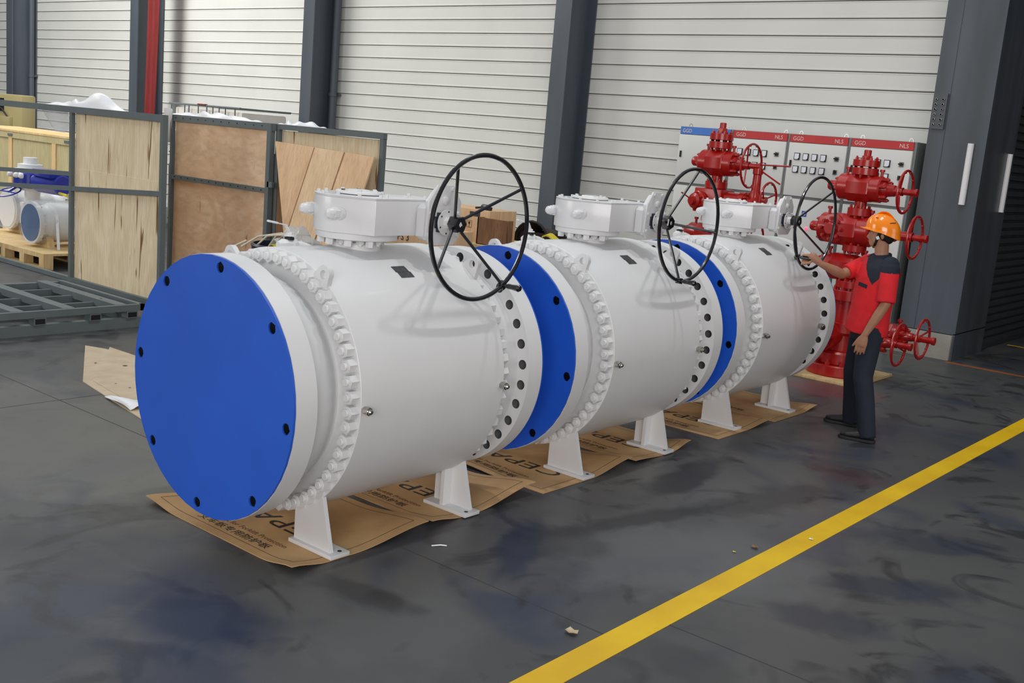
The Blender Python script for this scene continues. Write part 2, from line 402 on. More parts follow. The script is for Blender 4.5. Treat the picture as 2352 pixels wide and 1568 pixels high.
# ribbed white wall: every board is a shallow profile with a dark joint above it
mb = MB(); z0 = 1.309 - .211*6; x0, x1 = -48.0, -3.9
mb.m = 0
for k in range(46):
    za = z0 + .211*k; zb = za + .211
    if zb > 9.6: break
    prof = [(WY, za+.013), (WY-.004, za+.022), (WY-.001, za+.045), (WY-.001, zb-.02), (WY-.005, zb-.008), (WY, zb)]
    mb.m = 0
    for (ya, a), (yb, b) in zip(prof[:-1], prof[1:]):
        mb.add([(x0, ya, a), (x1, ya, a), (x1, yb, b), (x0, yb, b)], [(0, 1, 2, 3)])
    mb.m = 1
    mb.add([(x0, WY+.012, zb), (x1, WY+.012, zb), (x1, WY+.012, zb+.013), (x0, WY+.012, zb+.013)], [(0, 1, 2, 3)])
    mb.add([(x0, WY, zb), (x1, WY, zb), (x1, WY+.012, zb), (x0, WY+.012, zb)], [(0, 1, 2, 3)])
    mb.add([(x0, WY+.012, zb+.013), (x1, WY+.012, zb+.013), (x1, WY, zb+.013), (x0, WY, zb+.013)], [(0, 1, 2, 3)])
mb.m = 0; mb.box((x0, WY+.02, 0), (x1, WY+.12, 9.6)); mb.box((x0, WY-.03, 0), (x1, WY+.02, .1))
struct(mb.build('wall_back', [M['wall'], M['groove']], smooth=0), 'off-white wall of horizontal ribbed boards')

def column(xl, w=.285, yf=12.5, yb=13.08):
    c = MB(); cx = xl+w/2; zt = 9.6
    c.box((xl, yf, 0), (xl+w, yf+.022, zt)); c.box((cx-.008, yf+.022, 0), (cx+.008, yb, zt)); c.box((xl, yb, 0), (xl+w, yb+.022, zt))
    return c.build('column', M['slate'], smooth=0)
for i, xl in enumerate((-31.9, -26.38, -20.98, -15.43, -9.872)):
    struct(column(xl), ('slate grey H-section steel column', 'slate grey steel column behind the tan machine', 'slate grey steel column behind the red cloth',
        'slate grey steel column behind the plywood stands', 'slate grey steel column behind the middle valve')[i])
def clad_column():
    c = MB()
    c.box((-4.375, 12.5, .30), (-4.196, 13.1, 9.6)); c.box((-4.184, 12.5, .30), (-3.73, 13.12, 9.6)); c.box((-4.2, 12.506, .30), (-4.18, 13.0, 9.6))
    c.box((-3.76, 13.12, .30), (-3.73, 13.62, 9.6))
    return c
cc = struct(clad_column().build('column', M['slate5'], smooth=0, bevel=0), 'wide steel-clad corner column on a concrete plinth')
b = MB(); b.box((-4.36, 12.47, 2.56), (-4.21, 12.5, 2.95))
for r_ in range(6):
    for c_ in range(2): b.cyl((-4.325+c_*.075, 12.47, 2.61+r_*.055), (-4.325+c_*.075, 12.452, 2.61+r_*.055), .012, n=6)
sp_ = b.build('splice_plate', M['slate5'], cc)
for r_ in range(6):
    for c_ in range(2):
        q = MB(); q.hexn((-4.325+c_*.075, 12.47, 2.61+r_*.055), (-4.325+c_*.075, 12.452, 2.61+r_*.055), .014); q.build('bolt', M['steel'], sp_)
b = MB(); b.box((-5.2, 12.46, 0), (-3.75, 13.12, .29)); struct(b.build('trim_1', M['concrete'], smooth=0, bevel=.008), 'raised concrete plinth under the corner column')
b = MB(); b.box((-3.75, 12.5, 0), (-3.73, 13.62, .31)); struct(b.build('trim_2', M['slate5'], smooth=0), 'steel kick plate beside the corner column')
# passage beyond the corner; unseen slab, far and outer walls added to block light
sh = MB(); z = .06
sh.box((-3.86, 13.62, 0), (-3.80, 19.5, 5.0))
while z < 5.0:
    sh.prism([(0, 0), (.035, .015), (.035, .075), (0, .085)], (-3.80, 13.62, z), (1, 0, 0), (0, 0, 1), (0, 5.9, 0)); z += .095
struct(sh.build('wall_right', M['shutter'], smooth=0), 'dark slatted wall of the side passage')
b = MB(); b.box((-3.9, 19.5, 0), (4, 19.7, 5)); struct(b.build('shade_wall_far', M['shutter'], smooth=0), 'added far wall darkening the side passage')
b = MB(); b.box((-3.73, 12.9, 5.0), (4, 19.7, 5.15)); struct(b.build('shade_ceiling', M['shutter'], smooth=0), 'added low slab darkening the side passage')
b = MB(); b.box((3.0, 12.9, 0), (3.2, 19.7, 5)); struct(b.build('shade_wall_side', M['shutter'], smooth=0), 'added outer wall darkening the side passage')
# floor lines
b = MB(); b.box((-2.334, -3, 0), (-2.194, 24.0-4.6, .002)); b2 = b
struct(b.build('floor_line', M['yellow'], smooth=0), 'wide yellow line painted along the floor')
b = MB(); b.prism([(0, 0), (.012, 0), (.012, .17), (0, .17)], (-2.105, 4.14, .002), (.9, .6, 0), (-.63, .77, 0), (0, 0, .0012))
b = MB(); b.box((-3.75, 12.36, 0), (4, 12.43, .002)); struct(b.build('floor_line', M['orange'], smooth=0), 'worn orange line crossing the passage mouth')
b = MB(); b.box((-3.7, 14.6, 0), (3, 14.65, .002)); struct(b.build('floor_line', M['yellow'], smooth=0), 'thin yellow line inside the dark passage')
M['joint'] = mat('floor_joint', srgb(62, 62, 62), .8); M['jointl'] = mat('pale_floor_joint', srgb(120, 120, 118), .8)
for k, (a, c_, mm) in enumerate((((-12.0, 3.673), (-2.334, 3.673), 'joint'), ((-6.98, -2), (-6.98, 12.4), 'joint'), ((-2.194, 3.98), (6, 3.98), 'joint'), ((-12, 12.2), (-3.8, 12.2), 'jointl'))):
    b = MB(); b.bar((a[0], a[1], .0006), (c_[0], c_[1], .0006), .006, .001); struct(b.build('floor_joint', M[mm], smooth=0), 'thin saw-cut joint in the concrete floor')
# downpipes
for x, lab in ((-15.13, 'grey round downpipe beside the column behind the plywood stands'), (-26.15, 'grey round downpipe at the far left column')):
    p = MB(); p.cyl((x, 13.0, .0), (x, 13.0, 9.5), .068, n=20)
    o = p.build('downpipe', M['slate']); tag(o, lab, 'pipe', 'downpipes against the wall')
    q = MB(); q.cyl((x, 13.0, 2.52), (x, 13.0, 2.58), .08, n=20); q.box((x-.1, 13.04, 2.53), (x+.1, 13.1, 2.57)); q.build('pipe_clamp', M['slate'], o)
    q = MB(); q.cyl((x, 13.0, 5.52), (x, 13.0, 5.58), .08, n=20); q.box((x-.1, 13.04, 5.53), (x+.1, 13.1, 5.57)); q.build('pipe_clamp', M['slate'], o)
# white tube lights on the corner column, modelled unlit
b = MB(); b.lathe([(0, .034), (.672, .034)], (-3.884, 12.486, 1.754), (0, 0, 1), 20); tag(b.build('tube_light', M['tube']), 'white strip on the front face of the corner column', 'strip', 'white strips on the corner column')
b = MB(); b.lathe([(0, .034), (.672, .034)], (-3.716, 13.4, 1.692), (0, 0, 1), 20); tag(b.build('tube_light', M['tube']), 'white strip on the dark side face of the corner column', 'strip', 'white strips on the corner column')
# red cloth hanging on a column
def cloth(u, v):
    zz = 6.0 - 4.15*v; w = .46 - .07*v; x = -20.32 + w*u + .02*math.sin(3*v); y = 12.47 + .035*math.sin(u*14+v*2) - .02
    return (x, y, zz)
b = MB(); b.grid(cloth, 28, 30, (0, -.006, 0)); tag(b.build('hanging_cloth', M['banner'], smooth=60), 'long red cloth banner hanging down the second column', 'banner')

# ------------------------------------------------------------------ ball valve
def sector(mb, rr, a0, a1, y0, y1, t, cz=.78, n=6):
    vs = []
    for r in (rr, rr+t):
        for y in (y0, y1):
            for k in range(n+1):
                a = R(a0+(a1-a0)*k/n); vs.append((r*math.cos(a), y, cz+r*math.sin(a)))
    w = n+1; fs = []
    for k in range(n):
        fs += [(k, k+1, w+k+1, w+k), (2*w+k+1, 2*w+k, 3*w+k, 3*w+k+1), (k+1, k, 2*w+k, 2*w+k+1), (w+k, w+k+1, 3*w+k+1, 3*w+k)]
    fs += [(0, w, 3*w, 2*w), (w+n, n, 2*w+n, 3*w+n)]
    mb.add(vs, fs)
CZ = .78
def make_valve(root):
    C0 = (0, 0, CZ); ax = (0, 1, 0)
    wh = M['white']
    RB = .655
    b = MB(); b.lathe([(-.508, .40), (-.508, RB-.003), (-.505, RB), (-.49, RB), (0, RB), (.49, RB), (.505, RB), (.508, RB-.003), (.508, .40)], C0, ax, 128)
    body = b.build('valve_body', wh, root)
    for s in (-1, 1):
        # closure: end flange, hub and neck bolted to the body
        b = MB(); prof = [(.862, .44), (.862, .535), (.765, .55), (.752, .553), (.74, .549), (.72, .548), (.64, .547), (.60, .543), (.565, .530), (.54, .512), (.52, .50), (.508, .50), (.508, .42)]
        b.lathe([(s*h, r) for h, r in (prof if s > 0 else prof)], C0, ax, 96, closed=True)
        cl = b.build('end_closure', wh, root)
        b = MB(); ph = R(5.5)
        y0, y1 = sorted((s*.745, s*.862))
        b.holed(C0, None, .535, .632, .027, .585, 32, ph, y0, y1)
        fl_ = b.build('end_flange', [wh, M['holewall']], root, weld=True)
    # blue cover with eight holes
    b = MB(); b.holed(C0, None, .50, .630, .027, .585, 8, R(39), -.876, -.864, inner=False)
    n = 48
    vs = [(0, -.876, CZ)] + [(.50*math.cos(R(39)-PI/8+2*PI*k/n), -.876, CZ+.50*math.sin(R(39)-PI/8+2*PI*k/n)) for k in range(n)]
    b.add(vs, [(0, 1+(k+1) % n, 1+k) for k in range(n)])
    vs = [(x, -.864, z) for x, y, z in vs]; b.add(vs, [(0, 1+k, 1+(k+1) % n) for k in range(n)])
    cv = b.build('end_cover', [M['blue'], M['blue']], root, weld=True, label='blue round end cover with eight bolt holes')
    for k in range(8):
        a = R(39+45*k); b = MB(); b.lathe([(0, .0262), (.03, .0262), (.033, .02)], (.585*math.cos(a), -.838, CZ+.585*math.sin(a)), (0, -1, 0), 20); b.build('bolt_hole_shade', M['plug'], cv)  # added black discs stand in for the unlit depth of each hole
    b = MB(); b.cyl((0, .864, CZ), (0, .874, CZ), .630, n=96); b.build('end_cover', M['blue'], root, label='blue round end cover')
    # nuts
    q = MB(); q.cyl((0, 0, 0), (0, -.047, 0), .0345, n=6, ph=PI/6); q.lathe([(0, .0305), (.003, .028), (.003, .0195), (.014, .0195), (.017, .0165)], (0, -.046, 0), (0, -1, 0), 20)
    q.lathe([(0, .033), (.004, .033)], (0, 0, 0), (0, -1, 0), 16)
    nm = q.mesh('flange_nut', wh)
    N = 54
    for s in (-1, 1):
        rest = MB()
        for k in range(N):
            a = R(4.3)+2*PI*k/N; ad = math.degrees(a) % 360
            x, z = .616*math.cos(a), CZ+.616*math.sin(a)
            if s > 0 and 150 < ad < 204:
                rest.hexn((x, .508, z), (x, .556, z), .0345, PI/6); rest.cyl((x, .55, z), (x, .57, z), .021, n=12); continue
            o = bpy.data.objects.new('flange_nut', nm); COL.objects.link(o); o.parent = root
            o.location = (x, s*.508, z); o.rotation_euler = (0, -a, 0) if s < 0 else (0, -a, PI)
        if s > 0: rest.build('flange_nuts', wh, root, kind='stuff')
    # lifting lugs
    for s in (-1, 1):
        for sx in (-1, 1):
            ang = R(58); L = MB()
            rr = []
            n = 14
            outer = [(-.085, .0)] + [(-.085+.0, .0)] + [(.042*math.cos(t), .105+.042*math.sin(t)) for t in [PI - PI*k/n for k in range(n+1)]] + [(.085, 0.0)]
            # plate with a hole, built as a fan ring
            hole = [(.02*math.cos(t), .10+.02*math.sin(t)) for t in [2*PI*k/24 for k in range(24)]]
            def rim(t):
                # outline hit along angle t from the hole centre
                best = None; cx, cy = 0, .10
                P = [(-.075, 0), (-.042, .105)] + [(.042*math.cos(q), .105+.042*math.sin(q)) for q in [PI - PI*k/12 for k in range(1, 12)]] + [(.042, .105), (.075, 0)]
                dx, dy = math.cos(t), math.sin(t)
                for i in range(len(P)):
                    (ax_, ay), (bx, by) = P[i], P[(i+1) % len(P)]
                    ex, ey = bx-ax_, by-ay; den = dx*ey-dy*ex
                    if abs(den) < 1e-9: continue
                    tt = ((ax_-cx)*ey-(ay-cy)*ex)/den; uu = ((ax_-cx)*dy-(ay-cy)*dx)/den
                    if tt > 0 and -1e-6 <= uu <= 1+1e-6 and (best is None or tt < best): best = tt
                return (cx+dx*best, cy+dy*best)
            K = 48; vs = []
            base = .580 if s < 0 else .600; yy0 = -.522 if s < 0 else .500; yy1 = yy0+.028
            def T(p, y):
                rx, rz = math.cos(ang), math.sin(ang)
                r_, t_ = base+p[1], p[0]
                return (sx*(r_*rx + t_*rz), y, CZ + r_*rz - t_*rx)
            for y in (yy0, yy1):
                for k in range(K): vs.append(T(rim(2*PI*k/K), y))
                for k in range(K): t = 2*PI*k/K; vs.append(T((.021*math.cos(t), .10+.021*math.sin(t)), y))
            fs = []
            for k in range(K):
                k2 = (k+1) % K
                fs += [(k, k2, K+k2, K+k), (2*K+k2, 2*K+k, 3*K+k, 3*K+k2), (K+k, K+k2, 3*K+k2, 3*K+k), (k2, k, 2*K+k, 2*K+k2)]
            L.add(vs, fs); L.build('lifting_lug', wh, root)
    # support legs
    for s in (-1, 1):
        for sx in (-1, 1):
            y = s*.50; L = MB()
            def ztop(x): return CZ - math.sqrt(max(.64**2 - x*x, 0))
            xa, xb, xt = .235, .505, .425
            L.prism([(xa, .022), (xb, .022), (xt, ztop(xt)+.0), (xa+.0, ztop(xa)+.01), (xa, .03)], (0, y-.012, 0), (sx, 0, 0), (0, 0, 1), (0, .024, 0))
            ya, yb = sorted((y-s*.012, y-s*.075))
            L.prism([(xa+.10, .022), (xa+.124, .022), (xa+.124, ztop(xa+.11)+.02), (xa+.10, ztop(xa+.11)+.02)], (0, ya, 0), (sx, 0, 0), (0, 0, 1), (0, yb-ya, 0))
            leg = L.build('leg', wh, root)
            f = MB(); ya, yb = sorted((y+s*.035, y-s*.085)); xx = sorted((sx*(xa-.015), sx*(xb+.035)))
            f.box((xx[0], ya, .006), (xx[1], yb, .026)); fp = f.build('foot_plate', wh, leg, bevel=.003)
            h = MB(); h.cyl((sx*(xb+.005), y-s*.045, .0255), (sx*(xb+.005), y-s*.045, .0268), .011, n=16); h.build('bolt_hole', M['dark'], leg)
    # nameplates
    for (y0, y1, a0, a1, lab) in ((-.025, .065, 63.4, 59.3, None), (-.018, .072, 59.2, 55.6, None)):
        b = MB(); sector(b, RB-.0005, a0, a1, y0, y1, .003); b.build('nameplate', M['plate'], root, label='dark steel nameplate')
    # grease fittings
    for s in (-1, 1):
        for sx in (1, -1):
            y = s*.487; b = MB()
            b.hexn((sx*.648, y, CZ-.012), (sx*.668, y, CZ-.012), .019); b.cyl((sx*.666, y, CZ-.012), (sx*.672, y, CZ-.012), .014, n=16)
            b.hexn((sx*.671, y, CZ-.012), (sx*.692, y, CZ-.012), .021); b.lathe([(0, .014), (.01, .014), (.017, .008)], (sx*.692, y, CZ-.012), (sx, 0, 0), 14)
            b.build('grease_fitting', M['steel'], root, label='bright steel grease fitting')
    # drain ball valve with lever on the far shoulder
    b = MB(); b.tube([(-.31, .02, CZ+.53), (-.33, .0, CZ+.575), (-.35, -.03, CZ+.60), (-.365, -.065, CZ+.612), (-.37, -.10, CZ+.615)], .022, 14)
    dv = b.build('vent_valve', wh, root)
    b = MB(); b.lathe([(0, .028), (.01, .034), (.03, .036), (.035, .03), (.09, .033), (.105, .024), (.12, .018)], (-.37, -.095, CZ+.615), (0, -1, .02), 8, PI/8); b.build('vent_valve_body', wh, dv)
    b = MB(); b.cyl((-.37, -.14, CZ+.642), (-.37, -.14, CZ+.656), .026, n=16); b.cyl((-.37, -.14, CZ+.656), (-.37, -.14, CZ+.674), .015, n=12); b.build('packing_gland', M['dark'], dv)
    b = MB(); b.cyl((-.37, -.14, CZ+.662), (-.37, -.14, CZ+.668), .030, n=20); b.hexn((-.37, -.14, CZ+.662), (-.37, -.14, CZ+.682), .018); b.bar((-.37, -.14, CZ+.675), (-.37, -.170, CZ+.722), .022, .006, (0, 1, 1))
    b.bar((-.37, -.168, CZ+.721), (-.37, -.28, CZ+.742), .020, .006); b.loft([(-.37, -.225, CZ+.732), (-.37, -.285, CZ+.743), (-.37, -.288, CZ+.7435)], [(.006, .012), (.006, .012), (.003, .006)], (0, 0, 1), 12); b.build('lever', wh, dv)
    # stem neck
    b = MB(); b.lathe([(.62, .13), (.672, .13), (.682, .122), (.682, .095), (.735, .095)], (0, 0, CZ), (0, 0, 1), 48); b.build('stem_neck', wh, root)
    for k in range(8):
        a = R(12+45*k); b = MB(); x, y = .168*math.cos(a), .168*math.sin(a)
        if True:
            x, y = .135*math.cos(a), .135*math.sin(a)
            b.hexn((x, y, CZ+.735), (x, y, CZ+.678), .024); b.cyl((x, y, CZ+.69), (x, y, CZ+.668), .013, n=12)
        b.build('stem_bolt', wh, root)
    # gearbox
    zt, zb = 1.702, 1.515
    r = .226; n = 40; a0 = R(-75)
    poly = [(.245, -.105)] + [(r*math.cos(a0-(R(-75)+R(270))*k/n), r*math.sin(a0-(R(-75)+R(270))*k/n)) for k in range(n+1)]
    poly += [(.0, .34), (.03, .375), (.215, .375), (.245, .34)]
    g = MB(); g.prism(poly, (0, 0, zb), (1, 0, 0), (0, 1, 0), (0, 0, zt-zb-.012))
    g.prism([(x*.985, y*.985) for x, y in poly], (0, 0, zt-.012), (1, 0, 0), (0, 1, 0), (0, 0, .006))
    g.prism([(x*1.0, y*1.0) for x, y in poly], (0, 0, zt-.006), (1, 0, 0), (0, 1, 0), (0, 0, .006))
    gb = g.build('gearbox', M['white_d'], root, bevel=.004)
    b = MB(); b.lathe([(0, .205), (.004, .212), (.033, .214), (.038, .207)], (0, 0, zb-.036), (0, 0, 1), 48); b.build('gearbox_base', M['white_d'], gb)
    b = MB(); b.lathe([(0, .118), (.002, .118)], (0, 0, zt), (0, 0, 1), 40); b.build('cap_gasket', M['gasket'], gb)
    b = MB(); b.lathe([(0, .12), (.010, .12), (.014, .115), (.014, .06), (.020, .055)], (0, 0, zt+.004), (0, 0, 1), 40); b.build('indicator_cap', M['white'], gb)
    for k in range(6):
        a = R(20+60*k); b = MB(); x, y = .095*math.cos(a), .095*math.sin(a)
        b.hexn((x, y, zt+.017), (x, y, zt+.027), .011); b.build('cap_bolt', M['steel'] if k in (2, 4) else M['white'], gb)
    for k in range(9):
        a = R(-10+(-250)*k/8); x, y = .205*math.cos(a), .205*math.sin(a); b = MB(); b.hexn((x, y, zt), (x, y, zt+.013), .010); b.build('housing_bolt', M['white'], gb)
    for x, y in ((.185, .02), (.185, .16), (.185, .30), (.03, .33)):
        b = MB(); b.hexn((x, y, zt), (x, y, zt+.013), .010); b.build('housing_bolt', M['white'], gb)
    for x, yb_ in ((-.165, -.15), (.085, -.190)):
        b = MB(); b.cyl((x, yb_+.02, 1.612), (x, yb_-.02, 1.612), .034, n=20); b.hexn((x, yb_-.015, 1.612), (x, yb_-.06, 1.612), .031); b.lathe([(0, .027), (.02, .027), (.034, .018), (.04, .0)], (x, yb_-.055, 1.612), (0, -1, 0), 20)
        b.build('stop_screw', M['white_d'], gb)
    for k in range(5):
        a = R(-160+35*k); x, y = .18*math.cos(a), .18*math.sin(a)
        b = MB(); b.hexn((x, y, zb-.036), (x, y, zb-.068), .022); b.build('base_bolt', M['white'], gb)
    # pinion box with tall octagonal plate
    b = MB(); yc = .29
    b.prism([(-.115, 1.515), (-.085, 1.495), (.085, 1.495), (.115, 1.515), (.115, 1.66), (.095, 1.685), (-.095, 1.685), (-.115, 1.66)], (.248, yc, 0), (0, 1, 0), (0, 0, 1), (.06, 0, 0))
    b.prism([(-.105, 1.50), (-.07, 1.485), (.07, 1.485), (.105, 1.50), (.11, 1.70), (.06, 1.765), (-.045, 1.765), (-.10, 1.70)], (.29, yc, 0), (0, 1, 0), (0, 0, 1), (.035, 0, 0))
    pb = b.build('pinion_box', M['white_d'], root, bevel=.012)
    b = MB(); b.prism([(-.125, 1.52), (-.085, 1.475), (.085, 1.475), (.125, 1.52), (.125, 1.70), (.062, 1.785), (-.055, 1.785), (-.115, 1.70)], (.325, yc, 0), (0, 1, 0), (0, 0, 1), (.014, 0, 0)); b.build('pinion_plate', M['white_d'], pb, bevel=.003)
    b = MB(); b.lathe([(0, .022), (.010, .022), (.014, .016)], (.339, yc, 1.705), (1, 0, 0), 16); b.build('pinion_boss', M['white_d'], pb)
    for y, z in ((-.105, 1.53), (.105, 1.53), (-.10, 1.64), (.105, 1.64), (-.045, 1.765), (.05, 1.765)):
        b = MB(); b.hexn((.339, yc+y, z), (.348, yc+y, z), .010); b.build('plate_bolt', M['white'], pb)
    b = MB(); b.box((.339, yc-.055, 1.545), (.362, yc-.025, 1.645)); b.box((.339, yc-.07, 1.565), (.35, yc+.07, 1.625)); b.build('bearing_block', M['gasket'], pb)
    b = MB(); b.cyl((.339, yc, 1.595), (.362, yc, 1.595), .03, n=20); b.cyl((.36, yc, 1.595), (.366, yc, 1.595), .068, n=36)
    bd = b.build('shaft_disc', wh, pb)
    for k in range(6):
        a = R(25+60*k); b = MB(); b.cyl((.3655, yc+.056*math.cos(a), 1.595+.056*math.sin(a)), (.3668, yc+.056*math.cos(a), 1.595+.056*math.sin(a)), .005, n=8); b.build('screw', M['dark'], bd)
    b = MB(); b.lathe([(0, .030), (.05, .030), (.055, .024)], (.366, yc, 1.595), (1, 0, 0), 8, PI/8); b.build('shaft_collar', wh, pb)
    # handwheel, built about its hub
    HX = .40
    rim = MB(); DX = .20; RW = .3635
    rim.torus((DX, 0, 0), (1, 0, 0), RW, .0118, 72, 10)
    hw = rim.build('handwheel', M['black'], root, (HX, yc, 1.595), label='black dished handwheel')
    b = MB(); b.lathe([(0, .040), (.008, .046), (.058, .046), (.064, .041), (.064, .017), (.03, .017)], (0, 0, 0), (1, 0, 0), 6); b.build('hub', M['black'], hw)
    b = MB(); b.box((.034, -.011, -.011), (.058, .011, .011)); b.build('shaft_end', M['white'], hw)
    for k in range(4):
        a = PI/2*k; b = MB(); c_, s_ = math.cos(a), math.sin(a)
        b.tube([(.034, .035*c_, .035*s_), (DX-.002, (RW-.006)*c_, (RW-.006)*s_)], .0085, 10); b.build('spoke', M['black'], hw)
    a = PI/2*3; c_, s_ = math.cos(a), math.sin(a)
    b = MB(); b.box((DX-.016, RW*c_-.018, RW*s_-.018), (DX+.016, RW*c_+.018, RW*s_+.018))
    b.cyl((DX+.012, RW*c_, RW*s_), (DX+.036, RW*c_, RW*s_), .010, n=12)
    b.lathe([(0, .012), (.01, .0145), (.03, .013), (.06, .016), (.078, .0195), (.088, .014), (.092, .0)], (DX+.034, RW*c_, RW*s_), (1, 0, 0), 16); b.build('crank_handle', M['black'], hw)
    return hw

VX = -4.19
v1 = thing('ball_valve', (VX, 3.81, 0), 'nearest big white ball valve, its blue end cover fully in view', 'valve', 'row of large white ball valves')
make_valve(v1)
v2 = copy_tree(v1); v2.location = (VX, 5.854, 0); v2['label'] = 'middle big white ball valve of the row of three'
v3 = copy_tree(v1); v3.location = (VX-.03, 7.848, 0); v3['label'] = 'farthest big white ball valve, its handwheel held by the worker'
for v, ph in ((v1, 34.0), (v2, -8.0), (v3, -45.0)):
    for ch in v.children:
        if ch.name.startswith('handwheel'): ch.rotation_euler = (R(ph), 0, 0)

# ------------------------------------------------------------------ cardboard under the feet
def text_mesh(body, size, extrude=0.0004):
    cu = bpy.data.curves.new('t', 'FONT'); cu.body = body; cu.size = size; cu.extrude = extrude; cu.align_x = 'CENTER'; cu.resolution_u = 3
    o = bpy.data.objects.new('t', cu); COL.objects.link(o)
    dg = bpy.context.evaluated_depsgraph_get(); me = bpy.data.meshes.new_from_object(o.evaluated_get(dg))
    COL.objects.unlink(o); bpy.data.objects.remove(o); return me
def text_obj(name, body, size, parent, mat_, fn, bold=0):
    me = text_mesh(body, size)
    for v in me.vertices: v.co = fn(v.co.copy())
    me.materials.clear(); me.materials.append(mat_); me.name = name
    o = bpy.data.objects.new(name, me); COL.objects.link(o); o.parent = parent
    return o
def cardboard(xa, ya, xb, yb, curls, label, skew=0.0, big='CEPAI', show=(1, 1, 1)):
    cx, cy = (xa+xb)/2, (ya+yb)/2; w, h = xb-xa, yb-ya
    root = thing('cardboard_sheet', (cx, cy, 0), label, 'cardboard', 'cardboard sheets under the valve feet')
    def zf(x, y):
        u, v = (x/w)+.5, (y/h)+.5; z = .0052
        for (cu_, cv, amt, rad) in curls:
            d = math.hypot((u-cu_)*w, (v-cv)*h); t = max(0, 1-d/rad); z += amt*t*t*(3-2*t)
        return z
    def fn(u, v): x, y = (u-.5)*w + skew*(v-.5), (v-.5)*h; return (x, y, zf((u-.5)*w, y))
    b = MB(); b.grid(fn, 26, 20, (0, 0, .0045)); o = b.build('board', M['cardboard'], root, smooth=50)
    m_ = .055; b = MB()
    def strip(p, q):
        n = 20
        for k in range(n):
            a = Vector(p).lerp(Vector(q), k/n); c_ = Vector(p).lerp(Vector(q), (k+1)/n); d = (c_-a).normalized(); s_ = Vector((-d.y, d.x, 0))*.0016
            vs = [a-s_, c_-s_, c_+s_, a+s_]; b.add([(v.x+skew*(v.y/h), v.y, zf(v.x, v.y)+.0006) for v in vs], [(0, 1, 2, 3)])
    X0, X1, Y0, Y1 = -w/2+m_, w/2-m_, -h/2+m_, h/2-m_
    strip((X0, Y0, 0), (X1, Y0, 0)); strip((X1, Y0, 0), (X1, Y1, 0)); strip((X1, Y1, 0), (X0, Y1, 0)); strip((X0, Y1, 0), (X0, Y0, 0))
    b.build('border_line', M['cardedge'], root, smooth=0)
    def place(ox, oy, sx, sy, rot):
        def f(c_):
            x, y = c_.x*sx, c_.y*sy
            if rot: x, y = -x, -y
            x += ox; y += oy; return (x, y, zf(x, y)+.0007+c_.z)
        return f
    if show[0]: text_obj('chinese_print', '叉车板专用防护板', .062, root, M['print'], place(.02, -h/2+.085, 1.15, .9, False))
    if show[1]: text_obj('small_print', 'Mat for Forklift Protection', .052, root, M['printb'], place(.09, -h/2+.155, .95, .9, False))
    if show[2]: text_obj('large_print', big, .17, root, M['print'], place(.12, -h/2+.42, 1.5, 1.0, True))
    return root
cardboard(-4.87, 3.045, -3.655, 3.945, [(1, 0, .03, .22), (0, 0, .03, .27), (1, 1, .05, .5)], 'brown cardboard sheet under the front feet of the nearest valve')
cardboard(-4.90, 4.00, -3.68, 4.87, [(1, 1, .075, .52), (1, 0, .03, .25)], 'brown cardboard sheet under the rear feet of the nearest valve')
cardboard(-4.86, 4.92, -3.655, 5.86, [(1, 1, .06, .44), (.45, 0, .02, .4), (0, 0, .05, .4)], 'brown cardboard sheet under the front feet of the middle valve')
cardboard(-4.90, 5.93, -3.665, 6.64, [(1, 1, .045, .24), (1, 0, .02, .35)], 'brown cardboard sheet under the rear feet of the middle valve')
cardboard(-4.88, 7.00, -3.64, 7.86, [(1, 1, .03, .42), (0, 0, .03, .35)], 'brown cardboard sheet under the front feet of the farthest valve')
cardboard(-4.90, 7.90, -3.63, 8.70, [(1, 1, .03, .28)], 'brown cardboard sheet under the rear feet of the farthest valve', show=(1, 0, 0))

# ------------------------------------------------------------------ red christmas-tree wellheads
RD = M['red']
def red_wheel(root, c, axis, rad, ph, n_sp=3, dish=.05):
    c = Vector(c); ax = Vector(axis).normalized()
    t = Vector((0, 0, 1)); u = (t-ax*t.dot(ax)).normalized(); w = ax.cross(u)
    b = MB(); b.torus(c, ax, rad, .0125, 48, 8)
    hw = b.build('handwheel', RD, root)
    for k in range(n_sp):
        a = ph + 2*PI*k/n_sp; d = u*math.cos(a)+w*math.sin(a)
        b = MB(); b.tube([c-ax*dish+d*.02, c+d*(rad-.004)], .009, 8); b.build('spoke', RD, hw)
    for k in range(10):
        a = 2*PI*(k+.5)/10; d = u*math.cos(a)+w*math.sin(a)
        b = MB(); b.ell(c+d*(rad-.010), (.0125, .0125, .0125), None, 8, 6); b.build('finger_knob', RD, hw)
    b = MB(); b.cyl(c-ax*(dish+.03), c-ax*(dish-.03), .036, n=16); b.build('hub', RD, hw)
    return hw
def bolts(root, o, axis, rad, n, r, h, ph=0.0):
    o = Vector(o); ax = Vector(axis).normalized(); t = Vector((0, 0, 1)) if abs(ax.z) < .9 else Vector((1, 0, 0))
    u = (t-ax*t.dot(ax)).normalized(); w = ax.cross(u)
    for k in range(n):
        a = ph+2*PI*k/n; p = o+(u*math.cos(a)+w*math.sin(a))*rad
        b = MB(); b.hexn(p, p+ax*h, r); b.cyl(p+ax*h*.9, p+ax*(h+.012), r*.6, n=10); b.build('bolt', RD, root)
def flange(root, z, h, r, x=0, y=0, nb=8):
    b = MB(); b.lathe([(0, r-.004), (.004, r), (h-.004, r), (h, r-.004)], (x, y, z), (0, 0, 1), 40); f = b.build('flange', RD, root)
    bolts(f, (x, y, z+h), (0, 0, 1), r*.80, nb, .016, .02); bolts(f, (x, y, z), (0, 0, -1), r*.80, nb, .016, .02)
